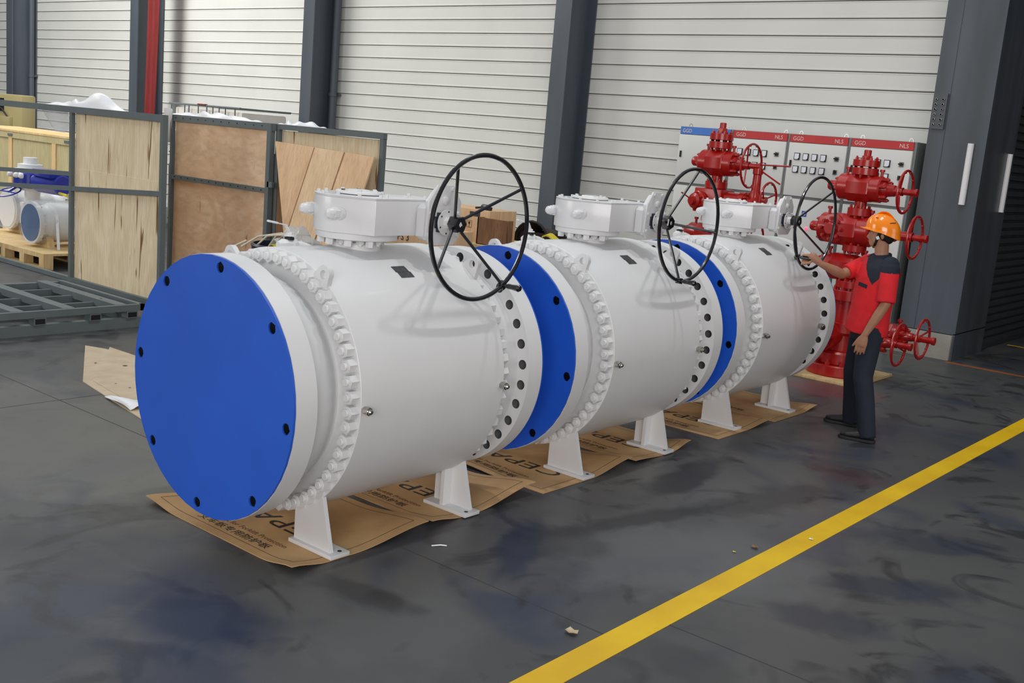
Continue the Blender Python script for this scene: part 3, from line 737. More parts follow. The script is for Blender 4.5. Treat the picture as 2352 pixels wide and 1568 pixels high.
def gate_valve(root, zc, xl, xr, Rb, xw, rw, ph, y=0, sx=1, wheel=True, plug=.05, ends=(True, True), ax=(1, 0, 0)):
    # horizontal gate valve body; sx=+1: wheel towards +X
    A = Vector(ax); Y = Vector((0, 0, 1)).cross(A)
    def P(t, z=0, s=0): return A*t + Y*s + Vector((0, 0, zc+z)) + Vector((0, y, 0))
    b = MB()
    b.lathe([(0, Rb*.86), (.015, Rb*.94), (xr-xl-.015, Rb*.94), (xr-xl, Rb*.86)], P(xl), A, 32)
    L = xr-xl
    b.lathe([(L*.24, Rb), (L*.28, Rb*1.07), (L*.72, Rb*1.07), (L*.76, Rb)], P(xl), A, 8, PI/8)
    vb = b.build('valve_body', RD, root)
    bolts(vb, P(xl), -A, Rb*.70, 6, .017, .02, .3)
    b = MB(); b.lathe([(0, plug+.012), (.03, plug+.012), (.04, plug), (.10, plug), (.115, plug-.01)], P(xl), -A, 24); b.build('end_cap', RD, vb)
    bolts(vb, P(xr), A, Rb*.74, 6, .019, .05, .2)
    b = MB(); e = xw-xr
    b.lathe([(0, Rb*.62), (.03, Rb*.62), (.05, Rb*.46), (e*.55, Rb*.40), (e*.6, Rb*.3), (e-.02, Rb*.3)], P(xr), A, 24); b.build('bonnet', RD, vb)
    if wheel:
        b = MB(); b.lathe([(0, .030), (.12, .030), (.125, .038), (.15, .038)], P(xw-.03), A, 20); b.build('stem_guard', RD, vb)
        red_wheel(root, P(xw), A, rw, ph)
    for t, hh in ((xl+.06, .05), (xr-.03, .05)):
        b = MB(); b.cyl(P(t, Rb*.8), P(t, Rb+.035), .014, n=12); b.cyl(P(t, Rb+.03), P(t, Rb+.055), .024, n=12); b.build('grease_nipple', RD, vb)

t2 = thing('wellhead_tree', (-4.15, 10.30, .03), 'red wellhead valve tree standing behind the worker in the orange helmet', 'wellhead valve tree', 'red wellhead valve trees')
b = MB(); b.lathe([(0, .035), (.055, .035), (.06, .03)], (0, 0, 2.145), (0, 0, 1), 16); b.hexn((0, 0, 2.105), (0, 0, 2.15), .052); b.build('top_cap', RD, t2)
flange(t2, 2.045, .065, .125); flange(t2, 1.965, .068, .125)
for z0_, z1_, r_ in ((1.82, 1.97, .055), (1.62, 1.80, .058), (1.20, 1.35, .062), (.80, 1.0, .066), (.42, .80, .12)):
    b = MB(); b.cyl((0, 0, z0_), (0, 0, z1_), r_, n=28); b.build('spool', RD, t2)
gate_valve(t2, 1.84, -.23, .20, .135, .415, .20, .5)
flange(t2, 1.57, .075, .115); flange(t2, 1.22, .065, .115)
gate_valve(t2, 1.425, -.36, .16, .155, .57, .20, .3)
bolts(t2, (-.20, -.155, 1.425), (0, -1, 0), .10, 8, .02, .03)
b = MB(); b.lathe([(0, .14), (.05, .14), (.06, .06), (.11, .06), (.12, .05)], (-.20, -.08, 1.425), (0, -1, 0), 28); b.build('side_outlet', RD, t2)
gate_valve(t2, 1.06, -.30, .15, .13, .50, .19, .8, wheel=False)
flange(t2, .86, .07, .13); flange(t2, .74, .10, .17)
b = MB(); b.lathe([(0, .22), (.02, .235), (.12, .235), (.14, .22), (.15, .17), (.3, .17), (.33, .20), (.42, .20)], (0, 0, .10), (0, 0, 1), 40); b.build('casing_head', RD, t2)
b = MB(); b.lathe([(0, .30), (.01, .31), (.10, .31), (.11, .30)], (0, 0, 0), (0, 0, 1), 48); b.build('base_flange', RD, t2); bolts(t2, (0, 0, .11), (0, 0, 1), .265, 12, .026, .035)
gate_valve(t2, .40, .20, .42, .115, .60, .20, .1, y=-.06)
gate_valve(t2, .47, .24, .55, .10, .755, .19, .9, y=.10)
# front wing valve, its wheel towards the aisle
b = MB(); b.lathe([(0, .13), (.12, .13), (.125, .16), (.17, .16), (.175, .10), (.32, .10), (.325, .05), (.42, .045)], (-.05, -.12, .40), (-.25, -1, 0), 28); fr = b.build('front_wing_valve', RD, t2)
bolts(fr, Vector((-.05, -.12, .40))+Vector((-.25, -1, 0)).normalized()*.17, (-.25, -1, 0), .125, 8, .02, .035)
red_wheel(t2, (-.14, -.52, .32), (-.25, -1, 0.0), .19, .4)
b = MB(); b.tube([(-.14, -.47, .32), (-.17, -.60, .32)], .028, 14); b.build('stem_guard', RD, t2)

b = MB(); b.box((-4.56, 9.86, 0), (-3.79, 10.86, .028)); tag(b.build('wooden_pad', M['pine'], bevel=.003), 'flat wooden board under the wellhead tree behind the worker', 'board')

t1 = thing('wellhead_tree', (-6.03, 10.80, .03), 'taller red wellhead valve tree in front of the blue-topped cabinet', 'wellhead valve tree', 'red wellhead valve trees')
b = MB(); b.lathe([(0, .036), (.06, .036), (.065, .03)], (0, 0, 2.325), (0, 0, 1), 16); b.hexn((0, 0, 2.275), (0, 0, 2.33), .056); b.build('top_cap', RD, t1)
flange(t1, 2.20, .07, .13); flange(t1, 2.11, .072, .13)
for z0_, z1_, r_ in ((1.97, 2.12, .058), (1.72, 1.86, .062), (1.05, 1.30, .062), (.80, 1.0, .066), (.42, .80, .12)):
    b = MB(); b.cyl((0, 0, z0_), (0, 0, z1_), r_, n=28); b.build('spool', RD, t1)
gate_valve(t1, 1.95, -.21, .20, .145, .40, .235, 2.6, plug=.055)
b = MB(); b.tube([(.50, 0, 1.97), (.80, .12, 1.98)], .009, 8); b.tube([(.50, 0, 1.92), (.72, .1, 1.78)], .009, 8); b.build('tommy_bar', RD, t1)
flange(t1, 1.67, .075, .125)
b = MB(); b.box((-.18, -.15, 1.40), (.16, .15, 1.665)); b.build('cross_block', RD, t1, bevel=.012)
b = MB(); b.lathe([(0, .115), (.17, .115), (.18, .13), (.24, .13), (.25, .09), (.36, .09), (.37, .05), (.47, .045)], (.15, 0, 1.53), (1, 0, 0), 28); wv = b.build('wing_valve', RD, t1)
bolts(wv, (.39, 0, 1.53), (1, 0, 0), .11, 8, .018, .03)
b = MB(); b.lathe([(0, .06), (.08, .07), (.13, .05), (.30, .045), (.31, .055), (.37, .055)], (.49, 0, 1.56), (0, 0, 1), 20); b.build('riser', RD, wv)
b = MB(); b.lathe([(0, .07), (.10, .07), (.11, .04), (.17, .035)], (.50, 0, 1.56), (.8, -.5, 0), 20); b.build('wing_bonnet', RD, wv)
red_wheel(t1, (.66, -.02, 1.60), (1, 0, 0), .19, .9)
b = MB(); b.lathe([(0, .11), (.04, .11), (.05, .085), (.09, .085), (.10, .05), (.14, .045)], (-.10, -.15, 1.52), (-.3, -1, 0), 24); fo = b.build('front_outlet', RD, t1)
bolts(fo, (-.112, -.19, 1.52), (-.3, -1, 0), .085, 6, .017, .03)
b = MB(); b.tube([(-.17, -.28, 1.55), (-.24, -.33, 1.60)], .008, 8); b.build('tommy_bar', RD, t1)
flange(t1, 1.30, .075, .125)
gate_valve(t1, 1.15, -.26, .20, .125, .55, .20, .4, wheel=True)
flange(t1, .92, .07, .13); flange(t1, .74, .10, .17)
b = MB(); b.lathe([(0, .22), (.02, .235), (.12, .235), (.14, .22), (.15, .17), (.3, .17), (.33, .20), (.42, .20)], (0, 0, .10), (0, 0, 1), 40); b.build('casing_head', RD, t1)
b = MB(); b.lathe([(0, .30), (.01, .31), (.10, .31), (.11, .30)], (0, 0, 0), (0, 0, 1), 48); b.build('base_flange', RD, t1)
b = MB(); b.box((-6.45, 10.4, 0), (-5.60, 11.2, .028)); tag(b.build('wooden_pad', M['pine'], bevel=.003), 'flat wooden board under the taller red wellhead tree', 'board')

# ------------------------------------------------------------------ electrical cabinets
def cabinet(x, hdr, label, meters=True, lamps=()):
    w, d, h, y = .775, .60, 2.40, 12.44
    t = thing('electrical_cabinet', (x, y, 0), label, 'electrical cabinet', 'row of electrical cabinets along the wall')
    b = MB(); b.box((0, .02, 0), (w, d, h)); b.build('cabinet_body', M['cabtrim'], t, bevel=.004)
    b = MB(); b.box((.012, 0, h-.095), (w-.03, .022, h-.005)); hd = b.build('header_panel', M[hdr], t, label=('blue' if hdr == 'cabblue' else 'red')+' header strip with pale lettering')
    def vt(ox, sx=1.0):
        def f(c_): return (ox+c_.x*sx, -.002-c_.z, h-.075+c_.y)
        return f
    text_obj('lettering', 'GGD', .066, hd, M['lettering'], vt(.115, .95)); 
    if hdr == 'cabred': text_obj('lettering', 'NLS', .066, hd, M['lettering'], vt(w-.14, .95))
    zs = h-.095; zm = 1.66 if meters else 1.68
    b = MB(); b.box((.012, -.012, zm), (w-.03, .02, zs-.008)); dr = b.build('upper_door', M['cab'], t, bevel=.003)
    b = MB(); b.box((.012, -.012, .08), (w-.03, .02, zm-.035)); dl = b.build('lower_door', M['cab'], t, bevel=.003)
    b = MB(); b.box((.045, -.022, zs-.30), (.07, -.011, zs-.22)); b.build('lock', M['dark'], dr)
    if not meters:
        b = MB(); b.box((.045, -.022, zm-.95), (.07, -.011, zm-.85)); b.build('lock', M['dark'], dl)
    if meters:
        for r_ in range(2):
            for c_ in range(4):
                mx = .135+c_*.113; mz = zs-.17-r_*.155
                b = MB(); b.box((mx-.036, -.028, mz-.042), (mx+.036, -.011, mz+.042)); g = b.build('meter', M['dark'], dr, bevel=.002)
                b = MB(); b.prism([(-.028, -.034), (.012, -.034), (.028, -.018), (.028, .034), (-.028, .034)], (mx, -.0285, mz), (1, 0, 0), (0, 0, 1), (0, -.002, 0)); b.build('meter_face', M['meter'], g, smooth=0)
            sx = .64; mz = zs-.165-r_*.155
            b = MB(); b.box((sx-.026, -.02, mz-.03), (sx+.026, -.011, mz+.026)); g = b.build('selector_switch', M['cabtrim'], dr, bevel=.002)
            b = MB()
            if r_ == 0: b.box((sx-.03, -.04, mz-.006), (sx+.028, -.018, mz+.01))
            else: b.box((sx-.010, -.04, mz-.022), (sx+.008, -.018, mz+.024))
            b.cyl((sx, -.018, mz), (sx, -.03, mz), .018, n=12); b.build('switch_knob', M['dark'], g)
    for (lx, lz, kind) in lamps:
        b = MB(); b.cyl((lx, -.011, lz), (lx, -.026, lz), .016, n=16); b.ell((lx, -.026, lz), (.014, .008, .014), None, 12, 8)
        b.build('indicator_lamp', M['lamp'] if kind else M['cabred'], dl, label='lit red indicator lamp' if kind else 'dark red indicator lamp')
    for ex in (.10, w-.10):
        b = MB(); pts = [(ex+.022*math.cos(a), .10, h+.012+.028*max(0, math.sin(a))+.0) for a in [PI*k/8 for k in range(9)]]
        b.tube([(ex+.022, .10, h-.002)]+pts+[(ex-.022, .10, h-.002)], .004, 6); b.build('lifting_eye', M['steel'], t)
    return t, dl
cabinet(-7.575, 'cabblue', 'grey electrical cabinet with a blue header strip, end of the row', meters=False)
cabinet(-6.793, 'cabred', 'grey electrical cabinet whose meters show behind the taller red wellhead tree', lamps=())
c3, dl3 = cabinet(-6.015, 'cabred', 'grey electrical cabinet with fully visible meters and a small blue sticker', lamps=((.22, 1.28, 0), (.375, 1.28, 1)))
b = MB(); b.box((.29, -.0135, 1.42), (.355, -.012, 1.49)); st = b.build('sticker', mat('blue_sticker', srgb(70, 80, 180), .5), dl3)
b = MB(); b.cyl((.322, -.0135, 1.455), (.322, -.0150, 1.455), .02, n=20); b.build('white_ring', M['tube'], dl3)
b = MB(); b.cyl((.322, -.0150, 1.455), (.322, -.02, 1.455), .009, n=12); b.build('key_switch', M['dark'], dl3)
cabinet(-5.236, 'cabred', 'grey electrical cabinet next to the steel corner column', lamps=((.19, 1.30, 1), (.345, 1.30, 1)))

# ------------------------------------------------------------------ left side: steel frames and plywood
def sq(mb, p0, p1, w=.05): mb.bar(p0, p1, w, w)
def rails(root, lst, m=None):
    for name, p0, p1, w, h in lst:
        b = MB(); b.bar(p0, p1, w, h); b.build(name, m or M['frame'], root, smooth=0)
fr = thing('plywood_stand', (-10.8, 6.30, 0), 'steel-framed stand with a tall pale birch plywood panel', 'stand', 'steel frames with plywood panels')
H1 = 1.985; LX = -2.9
rails(fr, [('top_rail', (LX, 0, H1-.035), (.92, 0, H1-.035), .05, .07), ('post', (-.93, 0, 0), (-.93, 0, H1-.07), .045, .05), ('post', (.90, 0, 0), (.90, 0, H1), .06, .05),
     ('middle_rail', (LX, 0, 1.225), (.87, 0, 1.225), .03, .045) if False else ('upper_rail', (LX, .0, 1.135), (-.95, .0, 1.235), .04, .05),
     ('lower_rail', (LX, .0, .945), (.87, .0, 1.185), .04, .05), ('bottom_rail', (LX, 0, .03), (.90, 0, .03), .05, .05), ('post', (LX, 0, 0), (LX, 0, H1-.07), .05, .05)])
b = MB(); b.box((-.905, .03, 1.22), (.87, .048, H1-.01)); b.box((-.905, .026, .05), (.87, .044, 1.30)); b.build('plywood_panel', M['birch'], fr, smooth=0)
fr = thing('plywood_stand', (-10.2, 7.2, 0), 'grey-edged stand with two reddish plywood panels behind the nearest valve', 'stand', 'steel frames with plywood panels')
rails(fr, [('top_rail', (-.95, 0, 1.955), (.93, 0, 1.955), .04, .075), ('middle_rail', (-.92, -.005, 1.285), (.86, -.005, 1.29), .03, .05), ('bottom_rail', (-.92, 0, .03), (.90, 0, .03), .04, .06),
     ('post', (-.935, 0, 0), (-.935, 0, 1.96), .04, .04), ('post', (.885, -.01, 0), (.885, -.01, 1.99), .06, .06)])
tb = MB()
b = MB(); b.box((-.91, .02, .05), (.86, .038, 1.94)); b.build('plywood_panel', M['redply'], fr, smooth=0)
for k in range(13):
    b = MB(); b.cyl((-.85+k*.145, -.021, 1.96), (-.85+k*.145, -.026, 1.96), .006, n=8); b.build('rivet', M['dark'], fr)
    b = MB(); b.cyl((-.85+k*.135, -.02, 1.29), (-.85+k*.135, -.026, 1.29), .006, n=8); b.build('rivet', M['dark'], fr)
b = MB(); b.box((.89, -.04, 1.33), (.97, -.01, 1.39)); b.build('latch', M['frame'], fr)
fr = thing('plywood_stand', (-8.35, 7.25, 0), 'dark-framed stand holding leaning tan boards behind the nearest gearbox', 'stand', 'steel frames with plywood panels')
rails(fr, [('top_rail', (-.93, 0, 1.965), (.70, 0, 1.965), .05, .055), ('post', (.675, 0, 0), (.675, 0, 1.94), .045, .05), ('post', (-.905, 0, 0), (-.905, 0, 1.94), .045, .05), ('bottom_rail', (-.9, 0, .03), (.68, 0, .03), .05, .05)])
b = MB(); b.box((-.88, .03, .05), (.645, .048, 1.93)); b.build('plywood_panel', M['birch'], fr, smooth=0)
b = MB(); b.box((-.985, -.012, .03), (-.10, .006, 1.68)); b.box((-.985, .0, .03), (-.965, .7, 1.68)); b.build('side_panel', M['darkply'], fr, smooth=0)
for k, (tx0, tx1, bx0, bx1, dy, lab) in enumerate(((-.89, -.17, -.02, .60, -.01, 'tan plywood board leaning to the right, closest to the reddish stand'), (-.215, .232, -.52, -.085, -.05, 'tan plywood board leaning between two others'), (.242, .665, -.075, .42, -.05, 'tan plywood board leaning, next to the dark post'))):
    za, zb_ = 1.815-.03*(tx0+.9), 1.815-.03*(tx1+.9); b = MB(); vs = []
    for e_ in (0, .016):
        vs += [(bx0-8.35, 7.25-.42+dy+e_, .006), (bx1-8.35, 7.25-.42+dy+e_, .006), (tx1-8.35, 7.25-.05+dy+e_, zb_), (tx0-8.35, 7.25-.05+dy+e_, za)]
    b.add(vs, [(0, 1, 2, 3), (7, 6, 5, 4), (1, 0, 4, 5), (2, 1, 5, 6), (3, 2, 6, 7), (0, 3, 7, 4)])
    ox = -8.35+.6*k; b.v = [(x-ox, y-7.0, z) for x, y, z in b.v]
    bo = b.build('plywood_board', M['boardply'] if k != 1 else M['boardply2'], smooth=0, loc=(ox, 7.0, 0))
    if k:
        e0, e1 = Vector((bx0-8.35-ox, .25-.42+dy-.002, .006)), Vector((tx0-8.35-ox, .25-.05+dy-.002, za)); q = MB()
        q.add([e0, e0+Vector((.010, 0, 0)), e1+Vector((.010, 0, 0)), e1], [(0, 1, 2, 3)]); q.build('dark_edge', M['darkply'], bo, smooth=0)
    tag(bo, lab, 'board', 'leaning plywood boards')
# crate base lying on the floor
bs = thing('steel_base_frame', (-9.1, 5.2, 0), 'grey welded steel base frame lying empty on the floor', 'steel frame')
rl = [('lower_rail', (0, -3.0, .047), (0, .40, .047), .07, .094), ('upper_rail', (.03, -3.0, .190), (.03, .40, .190), .04, .06),
      ('end_rail', (.05, .38, .190), (-1.52, .38, .190), .05, .06), ('end_rail', (.03, .38, .047), (-1.5, .38, .047), .05, .09), ('back_rail', (-1.5, -3.0, .15), (-1.5, .40, .15), .05, .11)]
for y in (.18, -.33, -.80, -1.30, -1.80): rl.append(('cross_beam', (.01, y, .19), (-1.5, y, .19), .11, .065))
for x in (-.40, -.80, -1.20): rl.append(('long_bar', (x, -3.0, .135), (x, .36, .135), .03, .10))
rails(bs, rl)
for y in (-1.6, -1.1, -.62, -.1, .27):
    b = MB(); b.box((-.04, y-.055, .096), (.055, y+.055, .158)); sq_ = b.build('spacer_tube', M['frame'], bs, smooth=0)
    b = MB(); b.box((.055, y-.045, .104), (.0562, y+.045, .150)); b.build('tube_opening', M['dark'], sq_, smooth=0)
for x in (-.35, -1.15):
    for y in (.18, -.80):
        b = MB(); b.cyl((x, y, .2225), (x, y, .2235), .014, n=12); b.build('bolt_hole', M['dark'], bs)

# pallets and wrapped valve
def pallet(x0, y0, x1, y1, h, label, nb=5):
    t = thing('wooden_pallet', (x0, y0, 0), label, 'pallet', 'wooden pallets at the left'); w, d = x1-x0, y1-y0
    b = MB(); b.box((0, 0, h-.03), (w, d, h)); b.build('deck', M['pine'], t, smooth=0)
    for k in range(nb):
        xx = (w-.12)*k/(nb-1)
        for yy in (0, (d-.12)/2, d-.12):
            b = MB(); b.box((xx, yy, .025), (xx+.12, yy+.12, h-.055)); b.build('block', M['pine'], t, smooth=0)
    for yy in (0, (d-.12)/2, d-.12):
        b = MB(); b.box((0, yy, 0), (w, yy+.12, .025)); b.build('runner', M['pine'], t, smooth=0)
        b = MB(); b.box((0, yy, h-.055), (w, yy+.12, h-.03)); b.build('stringer', M['pine'], t, smooth=0)
pallet(-15.2, 6.42, -12.60, 7.78, .20, 'pine pallet carrying the film-wrapped white valve', 6)
pallet(-16.6, 7.8, -14.9, 8.38, .17, 'pine pallet under the second wrapped valve behind', 5)
def wrapped(root, rf, L, z, cover):
    wh = M['white']
    b = MB(); b.lathe([(0, rf), (.05, rf), (.055, rf*.78), (.16, rf*.78), (.18, rf*.86), (.23, rf*.86), (.24, rf*.94), (L-.24, rf*.94), (L-.23, rf*.86), (L-.18, rf*.86), (L-.16, rf*.78), (L-.055, rf*.78), (L-.05, rf), (L, rf)], (0, 0, z), (0, 1, 0), 48); b.build('valve_body', wh, root)
    b = MB(); b.cyl((0, -.012, z), (0, 0, z), rf*.88, n=40); b.build('end_cover', cover, root)
    for k in range(12):
        a = 2*PI*k/12; b = MB(); b.hexn((rf*.89*math.cos(a), .05, z+rf*.89*math.sin(a)), (rf*.89*math.cos(a), .085, z+rf*.89*math.sin(a)), .018); b.build('flange_bolt', wh, root)
    b = MB()
    def fn(u, v):
        a = 2*PI*u; r = rf*(1.05+.05*math.sin(5*a+9*v)+.03*math.sin(11*a)); t = -.03+(L*.8)*v
        return (r*math.cos(a)*(1-.08*v), t, z+r*math.sin(a)*(1-.08*v)*(.97 if math.sin(a) < 0 else 1))
    b.grid(fn, 40, 12); b.build('wrapping_film', M['film'], root, smooth=60)
    for y in (.12, L-.15):
        b = MB(); b.prism([(-rf*.8, 0), (rf*.8, 0), (rf*.62, z-rf*.62), (0, z-rf*.93), (-rf*.62, z-rf*.62)], (0, y, .0), (1, 0, 0), (0, 0, 1), (0, .09, 0)); b.build('wooden_cradle', M['pine'], root, smooth=0)
w1 = thing('wrapped_valve', (-13.33, 6.62, .20), 'white valve in clear film with a dull blue end, on the pine pallet', 'valve', 'film-wrapped valves')
wrapped(w1, .265, 1.05, .30, M['cover2'])
b = MB(); b.bar((.235, .22, .42), (.40, .16, .0), .035, .006, (1, 0, .4)); b.build('white_strap', M['tube'], w1)
b = MB(); b.tube([(.26, .5, .36), (.42, .35, .22), (.62, .3, .12)], .012, 6); b.build('grey_strap', M['film'], w1)
b = MB(); b.bar((.12, .40, .60), (.12, .95, .60), .03, .012); b.tube([(.12, .95, .6), (.12, 1.0, .54)], .012, 6); b.build('lever', M['steel'], w1)
b = MB(); b.tube([(.14, .55, .45), (.2, .55, .56), (.32, .55, .56), (.36, .55, .46)], .04, 10); b.build('side_pipe', M['white'], w1)
b = MB(); b.box((.22, .56, .36), (.38, .565, .42)); b.build('nameplate', M['dark'], w1)
w2 = thing('wrapped_valve', (-14.75, 7.0, .20), 'white valve carrying the deep blue motor actuator, behind the film-wrapped valve', 'valve', 'film-wrapped valves')
wrapped(w2, .27, .75, .32, M['white'])
X, Y, Z = .42, .10, .74
b = MB(); b.lathe([(0, .10), (.16, .10), (.17, .15), (.20, .15)], (X-.12, Y+.1, .44), (0, 0, 1), 28); b.lathe([(0, .16), (.28, .16)], (X-.12, Y+.1, .16), (0, 0, 1), 24); b.build('stem_neck', M['white'], w2)
b = MB(); b.lathe([(0, .17), (.03, .20), (.18, .20), (.20, .18), (.24, .14)], (X, Y, Z-.08), (0, 0, 1), 32); ab = b.build('gear_case', M['bluep'], w2, label='deep blue gear case')
b = MB(); b.lathe([(0, .06), (.20, .06), (.21, .12), (.30, .135), (.76, .135), (.78, .12)], (X+.02, Y-.02, Z+.01), (1, .1, 0), 12); b.build('motor', M['bluep'], w2, label='deep blue motor housing')
b = MB(); b.box((X+.3, Y-.12, Z+.10), (X+.76, Y+.16, Z+.19)); b.build('motor_cap', M['bluep'], w2, bevel=.01)
b = MB(); b.lathe([(0, .20), (.06, .20), (.065, .16), (.12, .16), (.13, .09), (.21, .09)], (X-.08, Y+.05, Z+.10), (0, 0, 1), 32); b.build('top_mount', M['white'], w2)
b = MB(); b.torus((X-.14, Y-.22, Z-.16), (.1, -.35, .93), .16, .010, 36, 8); b.tube([(X-.14, Y-.05, Z-.05), (X-.14, Y-.22, Z-.16)], .02, 8); b.tube([(X-.28, Y-.25, Z-.155), (X+.0, Y-.19, Z-.165)], .009, 6); b.build('handwheel', M['bluep'], w2)
for x in (-.12, .05, .19):
    b = MB(); b.lathe([(0, .035), (.03, .035), (.05, .022), (.055, 0)], (X+x, Y-.19, Z+.08), (0, -1, 0), 14); b.build('cap', M['tube'], ab)
b = MB(); b.tube([(X+.72, Y, Z-.08), (X+1.0, Y, Z-.10)], .018, 8); b.build('yellow_plug', M['yellowcloth'], w2)
# blue handwheel of another valve against the crate
w3 = thing('blue_gear_operator', (-13.95, 7.85, .0), 'blue gear operator with thin blue handwheel beside the pale plywood panel', 'gear operator')
b = MB(); b.torus((.0, 0, 1.35), (.2, -1, 0), .20, .011, 36, 8); b.tube([(0, 0, 1.35), (.02, .12, 1.35)], .02, 10)
for k in range(3):
    a = R(100+120*k); b.tube([(0, .02, 1.35), (.2*math.cos(a), 0, 1.35+.2*math.sin(a))], .009, 8)
b.build('handwheel', M['bluep'], w3)
b = MB(); b.lathe([(0, .10), (.02, .12), (.15, .12), (.17, .1)], (.05, .1, 1.35), (0, 1, 0), 24); b.build('gear_case', M['bluep'], w3)
b = MB(); b.lathe([(0, .20), (.05, .20), (.06, .14), (.7, .14), (.72, .22), (1.0, .24), (1.12, .14), (1.24, .10)], (.05, .2, 0), (0, 0, 1), 28); b.build('valve_body', M['white'], w3)

# big crate, machine, table and other things at the back left
cr = thing('wooden_crate', (-17.6, 8.5, 0), 'long closed plywood crate behind the wrapped valves', 'crate')
b = MB(); b.box((-2.2, .02, .1), (2.0, 1.1, 1.47)); b.build('side_panel', M['crate'], cr, smooth=0)
for x in (-1.6, -.28, 1.15, 1.88):
    b = MB(); b.box((x, 0, .1), (x+.12, .022, 1.47)); b.build('batten', M['pine'], cr, smooth=0)
b = MB(); b.box((-2.2, -.002, 1.37), (2.0, .03, 1.47)); b.build('top_batten', M['crate'], cr, smooth=0)
b = MB(); b.box((-2.22, -.01, 1.47), (2.02, 1.12, 1.50)); b.build('lid', M['pine'], cr, smooth=0)
for x in (-.28, 1.55):
    b = MB(); b.box((x, -.012, 1.40), (x+.15, -.002, 1.44)); b.build('corner_clip', M['frame'], cr, smooth=0)
mc = thing('tan_machine', (-21.85, 10.6, 0), 'tan enamelled machine housing at the picture edge in front of the far column', 'machine')
b = MB(); b.box((-1.6, 0, 0), (.12, .3, 2.07)); b.build('housing', M['tan'], mc, bevel=.05)
b = MB(); b.box((-1.5, -.08, 1.3), (-.25, 0, 1.62)); b.build('control_box', M['tan'], mc, bevel=.01)
b = MB(); b.box((-1.55, -.01, 1.72), (-.62, 0.01, 1.98)); b.build('dark_opening', M['dark'], mc)
b = MB(); b.tube([(-1.3, -.04, 1.62), (-1.0, -.10, 1.78), (-.75, -.1, 1.83), (-.5, -.1, 1.76), (-.35, -.05, 1.6)], .018, 8); b.build('cable', M['dark'], mc)
tb = thing('white_folding_table', (-17.9, 10.2, 0), 'white table top between the tan machine and the pale panel', 'table')
b = MB(); b.prism([(0, 0), (1.9, 0), (1.9, .9), (.2, .9)], (-.9, 0, 1.47), (1, 0, 0), (0, 1, .22), (0, 0, .05)); b.build('table_top', M['cab'], tb, smooth=0)
b = MB(); b.box((-.9, -.01, 1.38), (1.0, .02, 1.47)); b.build('front_edge', M['frame'], tb, smooth=0)
for x in (-.8, .9):
    for y in (.05, .8): b = MB(); b.box((x-.03, y-.03, 0), (x+.03, y+.03, 1.47)); b.build('leg', M['frame'], tb, smooth=0)

def heap(name, x0, x1, y, z, h, label, fn=None, d=.5):
    def f(u, v):
        x = x0+(x1-x0)*u; yy = y+d*(v-.5); e = math.sin(PI*u)**.6*math.sin(PI*v)**.5
        k = (fn(u) if fn else 1)
        return (x, yy+.03*math.sin(9*u), z + h*e*k*(.85+.15*math.sin(17*u+4*v)) + .015*math.sin(23*u*1.3+7*v)*e)
    b = MB(); b.grid(f, 44, 14, (0, 0, .004)); return tag(b.build(name, M['sheet'], smooth=60), label, 'plastic sheet', 'white plastic sheets')
heap('plastic_sheet', -12.72, -10.55, 6.42, 1.955, .20, 'crumpled white plastic sheet peaked on top of the pale birch stand', lambda u: .35+.25*abs(math.sin(9*u))*(u < .45)+.9*math.exp(-((u-.62)/.13)**2), .14)
b = MB(); b.grid(lambda u, v: (-12.55+.62*u*(1-.2*v)+.25*v, 6.36-.02*math.sin(8*u), 1.93-.26*v*(1-.6*abs(u-.4))+.01*math.sin(20*u)), 20, 10, (0, .004, 0)); tag(b.build('plastic_sheet', M['film'], smooth=60), 'thin clear plastic hanging under the top rail, left of the pale panel', 'plastic sheet', 'white plastic sheets')
heap('plastic_sheet', -11.25, -9.6, 7.27, 1.985, .09, 'white plastic sheet draped over the top of the reddish stand', lambda u: .5+.5*abs(math.sin(7*u+1))*(1-u*.4), .12)
heap('plastic_sheet', -9.62, -8.75, 7.42, 1.97, .10, 'small crumpled white plastic between the reddish and dark-framed stands', lambda u: .4+.6*u, .16)
def drape(u, v): return (-11.21+.13*(u)*(1-v*.8), 7.14-.03*math.sin(6*u)+.06*v, 2.03-.36*v+.03*math.sin(PI*u)*(1-v))
b = MB(); b.grid(drape, 12, 16, (0, .004, 0)); tag(b.build('plastic_sheet', M['sheet'], smooth=60), 'white plastic strip hanging between the pale and reddish stands', 'plastic sheet', 'white plastic sheets')

# caged tank on top at the back
ib = thing('caged_tank', (-16.4, 11.2, 0), 'milky plastic tank in a tubular steel cage behind the reddish stand', 'tank')
b = MB(); b.box((-.98, 0.05, 1.15), (1.02, 1.0, 2.10)); b.build('tank', M['tank'], ib, bevel=.05)
b = MB(); b.tube([(-1.05, 0, 2.155), (1.05, 0, 2.155)], .018, 8); b.tube([(-1.05, 1.05, 2.155), (1.05, 1.05, 2.155)], .018, 8); b.tube([(-1.05, 0, 2.155), (-1.05, 1.05, 2.155)], .014, 8); b.tube([(1.05, 0, 2.155), (1.05, 1.05, 2.155)], .014, 8); b.build('top_rail', M['frame'], ib)
for x in (-.98, -.86, -.57, -.44, -.16, .09, .27, .45, .63, .90):
    b = MB(); b.tube([(x, 0, 0), (x, 0, 2.15)], .011, 6); b.build('cage_bar', M['frame'], ib)
b = MB(); b.box((-.15, -.03, 2.165), (.08, .02, 2.185)); b.build('red_tag', M['banner'], ib)
for z in (.1, .7, 1.3):
    b = MB(); b.tube([(-1.02, 0, z), (1.02, 0, z)], .010, 6); b.build('cage_ring', M['frame'], ib)
b = MB(); b.box((-1.05, 0, 0), (1.05, 1.05, 1.1)); b.build('lower_tank', M['tank'], ib, bevel=.04)

